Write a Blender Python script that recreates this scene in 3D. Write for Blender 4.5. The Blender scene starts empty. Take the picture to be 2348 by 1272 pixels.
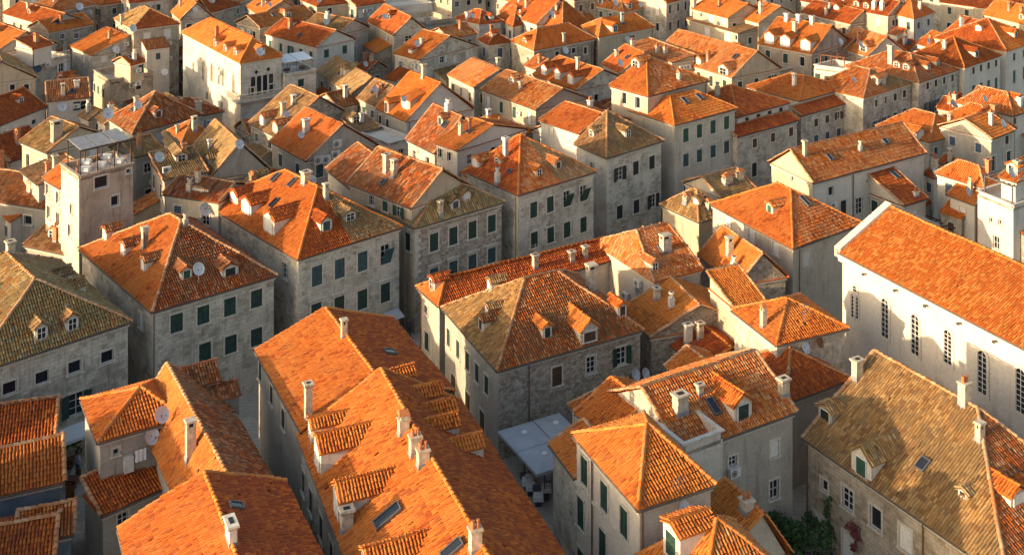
import bpy, bmesh, math, random
import numpy as np
from mathutils import Vector as V, Matrix, Quaternion
random.seed(11)
rng = np.random.default_rng(11)
S = bpy.context.scene
COL = S.collection
# ---------------------------------------------------------------- camera, light, exposure
F, YH, CX, H = 2600.0, -500.0, 1174.0, 52.0        # focal length (px of a 2348 wide frame), horizon row, centre column, eye height
cam = bpy.data.cameras.new('camera'); cam.sensor_fit = 'HORIZONTAL'; cam.sensor_width = 36
cam.lens = 36 * F / 2348; cam.shift_y = -(636 - YH) / 2348; cam.clip_start = 1; cam.clip_end = 3000
camo = bpy.data.objects.new('camera', cam); COL.objects.link(camo)
camo.location = (0, 0, H); camo.rotation_euler = (math.pi / 2, 0, 0); S.camera = camo
EL = math.radians(10.3); AZ = math.radians(208)
SUN = V((math.cos(AZ) * math.cos(EL), math.sin(AZ) * math.cos(EL), math.sin(EL)))
W = bpy.data.worlds.new('World'); S.world = W; W.use_nodes = True
nt = W.node_tree; bg = nt.nodes['Background']; sky = nt.nodes.new('ShaderNodeTexSky')
sky.sky_type = 'NISHITA'; sky.sun_disc = False; sky.sun_elevation = EL; sky.dust_density = 3.0; sky.ozone_density = 0.5
sky.sun_rotation = math.atan2(SUN.x, SUN.y) % (2 * math.pi)
nt.links.new(sky.outputs[0], bg.inputs[0]); bg.inputs[1].default_value = 0.15
sl = bpy.data.lights.new('sun', 'SUN'); sl.energy = 3.9; sl.angle = math.radians(0.6); sl.color = (1.0, 0.73, 0.45)
so = bpy.data.objects.new('sun', sl); COL.objects.link(so); so.location = (-60, 60, 90)
so.rotation_euler = (-SUN).to_track_quat('-Z', 'Y').to_euler()
S.view_settings.view_transform = 'Standard'; S.view_settings.look = 'None'
S.view_settings.exposure = 1.18; S.view_settings.gamma = 1; S.view_settings.use_curve_mapping = False

# ---------------------------------------------------------------- materials
MAT = {}
def newmat(name):
    m = bpy.data.materials.new(name); m.use_nodes = True; MAT[name] = m
    return m, m.node_tree, m.node_tree.nodes['Principled BSDF']
class NT:
    def __init__(s, t): s.t = t
    def n(s, typ, ins=None, **kw):
        o = s.t.nodes.new('ShaderNode' + typ)
        for k, v in kw.items(): setattr(o, k, v)
        for k, v in (ins or {}).items():
            if hasattr(v, 'node'): s.t.links.new(v, o.inputs[k])
            else: o.inputs[k].default_value = v
        return o
    def ramp(s, fac, stops, interp='LINEAR'):
        r = s.n('ValToRGB', {0: fac}); cr = r.color_ramp; cr.interpolation = interp
        while len(cr.elements) < len(stops): cr.elements.new(0.5)
        for e, (p, c) in zip(cr.elements, stops):
            e.position = p; e.color = (*c, 1) if len(c) == 3 else c
        return r.outputs[0]
    def mix(s, fac, a, b, typ='MIX'):
        m = s.n('MixRGB', blend_type=typ)
        for i, v in enumerate((fac, a, b)):
            if hasattr(v, 'node'): s.t.links.new(v, m.inputs[i])
            else: m.inputs[i].default_value = v if i == 0 else ((*v, 1) if len(v) == 3 else v)
        return m.outputs[0]
    def math(s, op, a, b=0.0):
        return s.n('Math', {0: a, 1: b}, operation=op).outputs[0]
    def noise(s, vec, scale, detail=3, rough=.55):
        return s.n('TexNoise', {'Vector': vec, 'Scale': scale, 'Detail': detail, 'Roughness': rough}).outputs[0]
def tile_mat(name, cols, weather, wamt, scale=.45):
    m, t, b = newmat(name); k = NT(t)
    geo = k.n('NewGeometry'); inf = k.n('ObjectInfo'); tc = k.n('TexCoord')
    r = k.math('FRACT', k.math('ADD', geo.outputs['Random Per Island'], inf.outputs['Random']))
    st = [(i / len(cols), c) for i, c in enumerate(cols)]
    c = k.ramp(r, st, 'CONSTANT')
    off = k.n('VectorMath', {0: geo.outputs['Position'], 1: (3.1, 7.7, 1.3)}).outputs[0]
    n1 = k.noise(off, scale, 4, .6)
    f = k.math('MULTIPLY', k.ramp(n1, [(.42, (0, 0, 0)), (.66, (1, 1, 1))]), wamt)
    c = k.mix(f, c, weather)
    n3 = k.noise(off, .9, 5, .7)                       # soot and lichen blotches
    c = k.mix(k.math('MULTIPLY', k.ramp(n3, [(.54, (0, 0, 0)), (.74, (1, 1, 1))]), .38), c, (.09, .055, .035))
    n2 = k.noise(off, 9, 3, .6)
    c = k.mix(.5, c, k.ramp(n2, [(.3, (.55, .55, .55)), (.7, (1.25, 1.2, 1.15))]), 'MULTIPLY')
    n5 = k.noise(off, .16, 3, .5)                      # repaired areas in another batch of tiles
    c = k.mix(k.math('MULTIPLY', k.ramp(n5, [(.55, (0, 0, 0)), (.58, (1, 1, 1))]), .3), c, weather)
    c = k.mix(1, c, inf.outputs['Color'], 'MULTIPLY')
    t.links.new(c, b.inputs['Base Color']); b.inputs['Roughness'].default_value = .82
    b.inputs['Specular IOR Level'].default_value = .25
    return m
O1, O2, O3, O4 = (.55, .158, .026), (.48, .12, .02), (.61, .23, .055), (.35, .078, .02)
PK, CR, BR, OC, GY = (.50, .23, .105), (.56, .30, .13), (.22, .075, .03), (.37, .205, .08), (.23, .18, .125)
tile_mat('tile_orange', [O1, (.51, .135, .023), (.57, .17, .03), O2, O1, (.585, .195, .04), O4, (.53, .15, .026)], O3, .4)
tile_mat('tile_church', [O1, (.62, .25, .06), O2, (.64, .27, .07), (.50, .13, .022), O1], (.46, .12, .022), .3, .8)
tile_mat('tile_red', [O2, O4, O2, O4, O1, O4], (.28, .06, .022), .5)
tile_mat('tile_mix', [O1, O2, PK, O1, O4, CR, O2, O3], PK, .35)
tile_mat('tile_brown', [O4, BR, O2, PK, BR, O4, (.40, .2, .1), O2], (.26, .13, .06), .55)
tile_mat('tile_ochre', [OC, (.30, .17, .07), (.42, .28, .12), GY, (.33, .14, .05), OC, (.46, .33, .17)], (.20, .15, .07), .55)
tile_mat('tile_gold', [(.42, .235, .085), (.32, .165, .062), (.47, .295, .13), (.24, .12, .05), (.38, .205, .08), (.28, .175, .09)], (.21, .14, .07), .5)
tile_mat('ridge_pale', [(.52, .25, .11), (.46, .2, .08), (.56, .32, .17), (.42, .17, .06)], (.4, .3, .2), .5)
tile_mat('ridge_orange', [O1, O3, (.52, .2, .07)], O3, .3)

def wall_mat(name, base, alt, bw=.62, bh=.30, mortar=.02, blk=.5, stain=.5, rub=False, bump=.5):
    m, t, b = newmat(name); k = NT(t)
    uv = k.n('UVMap').outputs[0]; pos = k.n('NewGeometry').outputs['Position']
    wob = k.n('VectorMath', {0: uv, 1: k.n('VectorMath', {0: k.n('TexNoise', {'Vector': pos, 'Scale': 1.7 if rub else .8}).outputs['Color'], 'Scale': .22 if rub else .06}, operation='SCALE').outputs[0]}, operation='ADD').outputs[0]
    if rub:
        v = k.n('TexVoronoi', {'Vector': k.n('VectorMath', {0: wob, 1: (1, 1.5, 1)}, operation='MULTIPLY').outputs[0], 'Scale': 3.4})
        cellc = v.outputs['Color']
        v2 = k.n('TexVoronoi', {'Vector': k.n('VectorMath', {0: wob, 1: (1, 1.5, 1)}, operation='MULTIPLY').outputs[0], 'Scale': 3.4}, feature='DISTANCE_TO_EDGE')
        joint = k.ramp(v2.outputs['Distance'], [(.02, (1, 1, 1)), (.10, (0, 0, 0))])
        rnd = k.n('SeparateColor', {0: cellc}).outputs[0]
    else:
        br = k.n('TexBrick', {'Vector': wob, 'Color1': (0, 0, 0, 1), 'Color2': (1, 1, 1, 1), 'Mortar': (.5, .5, .5, 1), 'Scale': 1, 'Mortar Size': mortar, 'Mortar Smooth': .3, 'Bias': 0, 'Brick Width': bw, 'Row Height': bh})
        rnd = k.n('SeparateColor', {0: br.outputs['Color']}).outputs[0]; joint = br.outputs['Fac']
    c = k.mix(k.math('MULTIPLY', rnd, blk), base, alt)
    if blk > .3 and not rub:                            # patches of old plaster over the blocks
        pl = k.ramp(k.noise(pos, .55, 4, .6), [(.46, (0, 0, 0)), (.56, (1, 1, 1))])
        c = k.mix(k.math('MULTIPLY', pl, .75), c, tuple(min(.72, x * 1.15) for x in base))
        sp = k.ramp(k.noise(pos, 2.6, 3, .6), [(.63, (0, 0, 0)), (.72, (1, 1, 1))])
        c = k.mix(k.math('MULTIPLY', sp, .6), c, (.13, .11, .085))
    n1 = k.noise(pos, .35, 5, .65)
    c = k.mix(k.math('MULTIPLY', k.ramp(n1, [(.42, (0, 0, 0)), (.68, (1, 1, 1))]), stain), c, tuple(x * .52 for x in base))
    st = k.n('VectorMath', {0: pos, 1: (1.3, 1.3, .16)}, operation='MULTIPLY').outputs[0]
    n2 = k.noise(st, 1.6, 4, .7)                        # rain streaks
    c = k.mix(k.math('MULTIPLY', k.ramp(n2, [(.54, (0, 0, 0)), (.74, (1, 1, 1))]), stain * .9), c, (.10, .085, .07))
    n4 = k.noise(pos, 5.5, 4, .7)
    c = k.mix(.45, c, k.ramp(n4, [(.3, (.6, .6, .6)), (.7, (1.2, 1.2, 1.2))]), 'MULTIPLY')
    c = k.mix(k.math('MULTIPLY', joint, .6 if rub else .55), c, tuple(x * (.6 if rub else .45) for x in base))
    t.links.new(c, b.inputs['Base Color']); b.inputs['Roughness'].default_value = .9; b.inputs['Specular IOR Level'].default_value = .2
    hgt = k.math('SUBTRACT', k.math('ADD', k.math('MULTIPLY', n4, .6), k.math('MULTIPLY', rnd, .5)), joint)
    bp_ = k.n('Bump', {'Strength': bump, 'Distance': .03, 'Height': hgt})
    t.links.new(bp_.outputs[0], b.inputs['Normal'])
    return m
wall_mat('stone', (.63, .57, .475), (.30, .255, .19), blk=.9, stain=.58)
wall_mat('stone_white', (.64, .59, .51), (.42, .37, .30), blk=.7, stain=.3)
wall_mat('stone_brown', (.48, .41, .32), (.24, .19, .13), bw=.5, bh=.26, blk=1.0)
wall_mat('rubble', (.58, .51, .42), (.25, .20, .15), rub=True, blk=1.0, stain=.3, bump=.8)
wall_mat('ashlar', (.58, .52, .43), (.45, .38, .30), bw=.75, bh=.36, mortar=.016, blk=.7, stain=.2)
wall_mat('plaster', (.58, .515, .425), (.52, .455, .37), blk=.12, mortar=.0, stain=.5, bump=.2)
wall_mat('plaster_white', (.66, .60, .52), (.62, .56, .48), blk=.1, mortar=.0, stain=.35, bump=.15)
wall_mat('plaster_pink', (.52, .41, .315), (.45, .35, .265), blk=.2, mortar=.0, stain=.85, bump=.3)
wall_mat('plaster_grey', (.45, .405, .345), (.4, .36, .3), blk=.15, mortar=.0, stain=.5, bump=.25)
wall_mat('plaster_yellow', (.55, .455, .33), (.49, .4, .29), blk=.12, mortar=.0, stain=.5, bump=.2)
wall_mat('paving', (.42, .38, .32), (.33, .30, .25), bw=.9, bh=.5, blk=.7, stain=.3)
def plain(name, col, rough=.7, metal=0, var=.25, scale=6, spec=.3):
    m, t, b = newmat(name); k = NT(t)
    pos = k.n('NewGeometry').outputs['Position']
    c = k.mix(1, col, k.ramp(k.noise(pos, scale, 4, .65), [(.3, (1 - var,) * 3), (.7, (1 + var,) * 3)]), 'MULTIPLY')
    t.links.new(c, b.inputs['Base Color']); b.inputs['Roughness'].default_value = rough
    b.inputs['Metallic'].default_value = metal; b.inputs['Specular IOR Level'].default_value = spec
plain('trim', (.56, .51, .43), .85, var=.3)
plain('chimney_plaster', (.50, .42, .32), .9, var=.35, scale=3)
plain('chimney_white', (.62, .57, .5), .85, var=.2, scale=3)
plain('chimney_brick', (.45, .20, .10), .9, var=.4)
plain('soot', (.03, .027, .025), .95)
plain('green', (.022, .052, .042), .6, var=.35, scale=3)
plain('green2', (.03, .085, .06), .6, var=.3, scale=3)
plain('teal', (.04, .08, .085), .6, var=.3, scale=3)
plain('blue', (.06, .095, .16), .6, var=.3, scale=3)
plain('brown', (.09, .05, .03), .7, var=.3, scale=3)
plain('black', (.025, .027, .03), .6)
plain('whiteboard', (.66, .64, .60), .6, var=.15)
plain('frame', (.62, .61, .58), .55, var=.1)
plain('metal', (.16, .16, .17), .5, .6, .2)
plain('gutter', (.13, .12, .11), .6, .3, .3)
plain('copper', (.20, .10, .06), .6, .2, .3)
plain('lead', (.24, .25, .27), .6, .1, .25, 2)
plain('dish', (.55, .57, .60), .5, 0, .12, 2)
plain('acwhite', (.62, .61, .57), .5, 0, .12, 2)
plain('canvas', (.42, .43, .46), .9, 0, .12, 1.2)
plain('cloth', (.72, .72, .73), .9, 0, .1)
plain('wood', (.13, .06, .035), .7, 0, .3)
plain('leafdark', (.035, .075, .022), .8, 0, .6, 1.5)
plain('leaflight', (.08, .13, .035), .8, 0, .5, 1.5)
plain('leafred', (.16, .045, .05), .8, 0, .5, 2)
plain('bark', (.10, .075, .05), .9)
plain('terracotta', (.42, .15, .06), .85)
plain('rust', (.22, .085, .04), .8, .1, .4)
plain('tarblue', (.16, .2, .25), .8, 0, .3, .8)
m, t, b = newmat('glass'); b.inputs['Base Color'].default_value = (.018, .022, .03, 1); b.inputs['Roughness'].default_value = .08; b.inputs['Specular IOR Level'].default_value = .5
m, t, b = newmat('clearglass'); b.inputs['Base Color'].default_value = (.8, .85, .86, 1); b.inputs['Roughness'].default_value = .05; b.inputs['Alpha'].default_value = .18
# ---------------------------------------------------------------- geometry helpers
Z1 = V((0, 0, 1))
def bp(px, py, z):
    """the point at height z that the photograph shows at pixel px, py"""
    Y = F * (H - z) / (py - YH); return V(((px - CX) * Y / F, Y, z))
def ray(px, py): return V(((px - CX) / F, 1.0, -(py - YH) / F))
def hitplane(px, py, o, n):
    d = ray(px, py); c = V((0, 0, H)); return c + d * ((o - c).dot(n) / d.dot(n))
def proj(p): return (CX + F * p.x / p.y, YH + F * (H - p.z) / p.y)
class MB:
    def __init__(s): s.v = []; s.f = []; s.m = []; s.uv = []
    def face(s, pts, m=0, uv=None):
        i = len(s.v); s.v += [V(p) for p in pts]; s.f.append(tuple(range(i, i + len(pts)))); s.m.append(m)
        s.uv += uv if uv else [(p[0] + p[1], p[2]) for p in pts]
    def box(s, o, x, y, z, m=0):
        o, x, y, z = V(o), V(x), V(y), V(z)
        if x.cross(y).dot(z) < 0: o = o + x; x = -x
        a = [o, o + x, o + x + y, o + y]; b = [p + z for p in a]
        for q in ([a[3], a[2], a[1], a[0]], b, [a[0], a[1], b[1], b[0]], [a[1], a[2], b[2], b[1]], [a[2], a[3], b[3], b[2]], [a[3], a[0], b[0], b[3]]): s.face(q, m)
    def cbox(s, c, sx, sy, sz, m=0):
        s.box((c[0] - sx / 2, c[1] - sy / 2, c[2]), (sx, 0, 0), (0, sy, 0), (0, 0, sz), m)
    def taper(s, c, sx, sy, tx, ty, h, m=0, ax=V((1, 0, 0)), ay=V((0, 1, 0))):
        c = V(c); a = [c + ax * (i * sx / 2) + ay * (j * sy / 2) for i, j in ((-1, -1), (1, -1), (1, 1), (-1, 1))]
        b = [c + Z1 * h + ax * (i * tx / 2) + ay * (j * ty / 2) for i, j in ((-1, -1), (1, -1), (1, 1), (-1, 1))]
        s.face(a[::-1], m); s.face(b, m)
        for i in range(4): s.face([a[i], a[(i + 1) % 4], b[(i + 1) % 4], b[i]], m)
    def tube(s, p, q, r, m=0, n=6, r2=None):
        p, q = V(p), V(q); d = (q - p).normalized(); r2 = r if r2 is None else r2
        a = d.orthogonal().normalized(); b = d.cross(a)
        A = [p + (a * math.cos(2 * math.pi * i / n) + b * math.sin(2 * math.pi * i / n)) * r for i in range(n)]
        B_ = [q + (a * math.cos(2 * math.pi * i / n) + b * math.sin(2 * math.pi * i / n)) * r2 for i in range(n)]
        for i in range(n): j = (i + 1) % n; s.face([A[i], A[j], B_[j], B_[i]], m)
        s.face(A[::-1], m); s.face(B_, m)
    def mesh(s, name, mats, base=V((0, 0, 0)), smooth=False):
        me = bpy.data.meshes.new(name); me.from_pydata([tuple(p - base) for p in s.v], [], s.f)
        for x in mats: me.materials.append(MAT[x])
        me.polygons.foreach_set('material_index', s.m)
        uv = me.uv_layers.new(name='UVMap'); uv.data.foreach_set('uv', np.array(s.uv, dtype=np.float32).ravel())
        if smooth: me.polygons.foreach_set('use_smooth', [True] * len(s.f))
        me.update(); return me
def link(name, me, parent=None, mat=None, kind=None):
    o = bpy.data.objects.new(name, me); COL.objects.link(o)
    if parent: o.parent = parent
    if mat is not None: o.matrix_local = mat
    if kind: o['kind'] = kind
    return o
def empty(name, loc, label=None, cat=None, group=None):
    o = bpy.data.objects.new(name, None); COL.objects.link(o); o.location = loc; o.empty_display_size = .5
    if label: o['label'] = label; o['category'] = cat
    if group: o['group'] = group
    return o
# ---- barrel tiles
def inpoly(P, poly):
    ok = np.ones(len(P), bool); n = len(poly)
    ar = sum(poly[i][0] * poly[(i + 1) % n][1] - poly[(i + 1) % n][0] * poly[i][1] for i in range(n))
    sg = 1 if ar > 0 else -1
    for i in range(n):
        (x0, y0), (x1, y1) = poly[i], poly[(i + 1) % n]
        ok &= sg * ((x1 - x0) * (P[:, 1] - y0) - (y1 - y0) * (P[:, 0] - x0)) > -.03
    return ok
def tile_tmpl(w, hgt, Lt, K, lift=.045):
    th = np.linspace(0, math.pi, K); pts = []
    for (v, sc, dz) in ((0, 1, lift), (Lt, .8, .004)):
        for a in th: pts.append((-math.cos(a) * w / 2 * sc, v, math.sin(a) * hgt * sc + dz))
    fc = [(i, i + 1, K + i + 1, K + i) for i in range(K - 1)]
    return np.array(pts), np.array(fc)
def frame_of(poly):
    e = (poly[1] - poly[0]).normalized(); n = None
    for i in range(2, len(poly)):
        n = (poly[1] - poly[0]).cross(poly[i] - poly[0])
        if n.length > 1e-5: break
    n.normalize()
    if n.z < 0: n = -n
    up = n.cross(e)
    if up.z < 0: up = -up
    return e, up, n
def tile_spots(poly, cp, ex):
    e, up, n = frame_of(poly); o = poly[0]
    p2 = [((p - o).dot(e), (p - o).dot(up)) for p in poly]
    us = [p[0] for p in p2]; vs = [p[1] for p in p2]
    nu = max(1, round((max(us) - min(us)) / cp)); c = (max(us) - min(us)) / nu
    nv = max(1, int((max(vs)) / ex) + 1)
    I, J = np.meshgrid(np.arange(nu), np.arange(nv))
    u = min(us) + (I.ravel() + .5) * c; v = J.ravel() * ex - .03
    ok = inpoly(np.stack([u, v + ex * .55], 1), p2); u, v = u[ok], v[ok]
    kp = rng.random(len(u)) > .006; u, v = u[kp], v[kp]
    u = u + rng.normal(0, .012, len(u)); v = v + rng.normal(0, .015, len(v))
    return e, up, n, o, u, v
def sag(P):
    x, y, z = P[..., 0], P[..., 1], P[..., 2]
    return .05 + .035 * np.sin(x * .83 + y * .41 + 1.3) * np.sin(y * .67 - x * .29 + z * .5) + .018 * np.sin(x * 2.1 - y * 1.7 + z)
def tile_arrays(poly, cp=.24, ex=.34, K=5, hgt=.085):
    e, up, n, o, u, v = tile_spots(poly, cp, ex)
    T, fc = tile_tmpl(cp * .86, hgt, ex * 1.2, K)
    rot = rng.normal(0, .03, len(u)); rot[rng.random(len(u)) < .03] *= 4
    x = T[None, :, 0] + rot[:, None] * T[None, :, 1]
    e, up, n, o = (np.array(q) for q in (e, up, n, o))
    z = T[None, :, 2] + rng.normal(0, .006, len(u))[:, None]
    P = o + (u[:, None] + x)[..., None] * e + (v[:, None] + T[None, :, 1])[..., None] * up + z[..., None] * n
    P = P + sag(P)[..., None] * n
    Fc = (np.arange(len(u)) * len(T))[:, None, None] + fc[None]
    return P.reshape(-1, 3), Fc.reshape(-1, 4), (e, up, n, o, u, v)
def cap_arrays(p, q, w=.3, hgt=.13, ex=.42, K=5):
    """half-round cap tiles laid from p up to q"""
    p, q = V(p), V(q); d = q - p; Ln = d.length; d.normalize()
    s = d.cross(Z1)
    if s.length < 1e-4: return None
    s.normalize(); n = s.cross(d)
    k = max(1, round(Ln / ex)); ex = Ln / k
    T, fc = tile_tmpl(w, hgt, ex * 1.12, K, .04)
    y = np.arange(k) * ex - .03
    P = np.array(p) + (T[None, :, 0] + rng.normal(0, .01, k)[:, None])[..., None] * np.array(s) + (y[:, None] + T[None, :, 1])[..., None] * np.array(d) + (T[None, :, 2] + .01)[..., None].repeat(k, 0) * np.array(n)
    P = P + (sag(P) + rng.normal(0, .008, k)[:, None])[..., None] * np.array(n)
    Fc = (np.arange(k) * len(T))[:, None, None] + fc[None]
    return P.reshape(-1, 3), Fc.reshape(-1, 4)
def np_mesh(name, groups, mats, base):
    """groups: list of (verts, quads, material index)"""
    groups = [g for g in groups if g is not None and len(g[1])]
    vs, fs, ms, k = [], [], [], 0
    for P, Fc, mi in groups: vs.append(P); fs.append(Fc + k); ms.append(np.full(len(Fc), mi)); k += len(P)
    if not vs: return None
    P = np.concatenate(vs) - np.array(base); Fc = np.concatenate(fs); M = np.concatenate(ms)
    me = bpy.data.meshes.new(name); me.vertices.add(len(P)); me.vertices.foreach_set('co', P.ravel().astype(np.float32))
    me.loops.add(Fc.size); me.loops.foreach_set('vertex_index', Fc.ravel().astype(np.int32))
    me.polygons.add(len(Fc)); me.polygons.foreach_set('loop_start', np.arange(len(Fc), dtype=np.int32) * 4)
    me.polygons.foreach_set('material_index', M.astype(np.int32))
    me.polygons.foreach_set('use_smooth', np.ones(len(Fc), bool))
    for x in mats: me.materials.append(MAT[x])
    me.update(calc_edges=True); return me
# ---- windows (local frame: x along wall, y outward, z up, origin = middle of the sill line on the wall face)
CACHE = {}
def cached(key, fn):
    if key not in CACHE: CACHE[key] = fn()
    return CACHE[key]
def m_surround(w, h, lintel, prof=.05):
    def f():
        b = MB(); t = .13
        for x in (-w / 2 - t, w / 2): b.box((x, -.05, 0), (t, 0, 0), (0, prof + .05, 0), (0, 0, h))
        b.box((-w / 2 - t, -.05, h), (w + 2 * t, 0, 0), (0, prof + .06, 0), (0, 0, t + .03))
        b.box((-w / 2 - t - .06, -.1, -.11), (w + 2 * t + .12, 0, 0), (0, prof + .17, 0), (0, 0, .107))
        if lintel: b.box((-w / 2 - t - .14, -.02, h + t + .14), (w + 2 * t + .28, 0, 0), (0, .2, 0), (0, 0, .12))
        return b.mesh('window', ['trim'])
    return cached(('sur', w, h, lintel, prof), f)
def m_leaf(w, h, col):
    def f():
        b = MB(); s = .07
        b.box((0, 0, 0), (w, 0, 0), (0, .025, 0), (0, 0, h))
        for x in (0, w - s): b.box((x, .025, 0), (s, 0, 0), (0, .02, 0), (0, 0, h))
        for z in (0, h * .48, h - s): b.box((s, .025, z), (w - 2 * s, 0, 0), (0, .02, 0), (0, 0, s))
        n = int(h / .13)
        for i in range(1, n):
            z = i * h / n; b.face([(s, .026, z + .05), (w - s, .026, z + .05), (w - s, .044, z), (s, .044, z)][::-1])
        return b.mesh('shutter', [col])
    return cached(('leaf', round(w, 2), round(h, 2), col), f)
def m_frame(w, h, nx, nz, col='frame'):
    def f():
        b = MB(); s = .06; d = .05
        for x in (-w / 2, w / 2 - s): b.box((x, 0, 0), (s, 0, 0), (0, d, 0), (0, 0, h))
        for z in (0, h - s): b.box((-w / 2 + s, 0, z), (w - 2 * s, 0, 0), (0, d, 0), (0, 0, s))
        for i in range(1, nx): b.box((-w / 2 + w * i / nx - .03, 0, s), (.06, 0, 0), (0, d, 0), (0, 0, h - 2 * s))
        for i in range(1, nz): b.box((-w / 2 + s, .004, h * i / nz - .02), (w - 2 * s, 0, 0), (0, d - .01, 0), (0, 0, .04))
        return b.mesh('window_frame', [col])
    return cached(('fr', w, h, nx, nz, col), f)
def m_pane(w, h):
    def f():
        b = MB(); b.box((-w / 2, -.02, 0), (w, 0, 0), (0, .02, 0), (0, 0, h)); return b.mesh('pane', ['glass'])
    return cached(('pane', w, h), f)
def add_window(root, base, p, e, n, w, h, typ, col, lintel=False):
    """p: middle of the sill line on the wall face, e along the wall, n outward"""
    M = Matrix.Identity(4)
    for i in range(3): M[i][0], M[i][1], M[i][2], M[i][3] = e[i], n[i], (0, 0, 1)[i], (p - base)[i]
    o = link('door' if typ == 'X' else 'window', m_surround(w, h, lintel), root, M)
    T = Matrix.Translation
    if typ in 'OGQDH':
        link('pane', m_pane(w, h), o, T((0, -.15, 0)))
        if typ != 'D': link('window_frame', m_frame(w, h, 2, 3 if h > 1.3 else 2), o, T((0, -.145, 0)))
        else: link('window_frame', m_frame(w, h, 1, 1), o, T((0, -.145, 0)))
    if typ in 'SX':
        lf = m_leaf(w / 2 - .008, h, col)
        for sx in (-w / 2, .008): link('shutter', lf, o, T((sx, -.07 + random.uniform(-.01, .015), 0)))
    if typ == 'P': link('shutter', m_leaf(w, h, 'whiteboard'), o, T((-w / 2, -.08, 0)))
    if typ in 'OQ':
        lf = m_leaf(w / 2, h, col)
        for s_ in ((-1, 1) if typ == 'O' else (1,)):
            a = math.radians(random.uniform(8, 22))
            if s_ > 0: link('shutter', lf, o, T((w / 2, .03, 0)) @ Matrix.Rotation(a, 4, 'Z'))
            else: link('shutter', lf, o, T((-w / 2, .03, 0)) @ Matrix.Rotation(math.pi - a, 4, 'Z') @ T((0, -.03, 0)))
    if typ == 'H':
        link('shutter', m_leaf(w, h * .98, col), o, T((-w / 2, .02, .02)) @ Matrix.Rotation(math.radians(-24), 4, 'X') @ T((0, 0, 0)))
    return o
def wall_grid(mb, o, e, L, z0, z1, n, holes, m=0, dep=.2, top=None):
    xs = sorted({0, L, *[max(0, min(L, a)) for h in holes for a in h[:2]]}); zs = sorted({z0, z1, *[max(z0, min(z1, a)) for h in holes for a in h[2:4]]})
    for i in range(len(xs) - 1):
        for j in range(len(zs) - 1):
            a, b_, c, d = xs[i], xs[i + 1], zs[j], zs[j + 1]; mx, mz = (a + b_) / 2, (c + d) / 2
            if b_ - a < 1e-5 or d - c < 1e-5: continue
            if any(h[0] < mx < h[1] and h[2] < mz < h[3] for h in holes): continue
            P = [o + e * a + Z1 * c, o + e * b_ + Z1 * c, o + e * b_ + Z1 * d, o + e * a + Z1 * d]
            mb.face(P, m, [(a, c), (b_, c), (b_, d), (a, d)])
    for h in holes:
        a, b_, c, d = h[:4]; q = [o + e * a + Z1 * c, o + e * b_ + Z1 * c, o + e * b_ + Z1 * d, o + e * a + Z1 * d]
        r = [p - n * dep for p in q]
        for i in range(4): mb.face([q[i], q[(i + 1) % 4], r[(i + 1) % 4], r[i]], m, [(a, c), (b_, c), (b_, c + dep), (a, c + dep)])
        mb.face(r, m, [(a, c), (b_, c), (b_, d), (a, d)])
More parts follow.
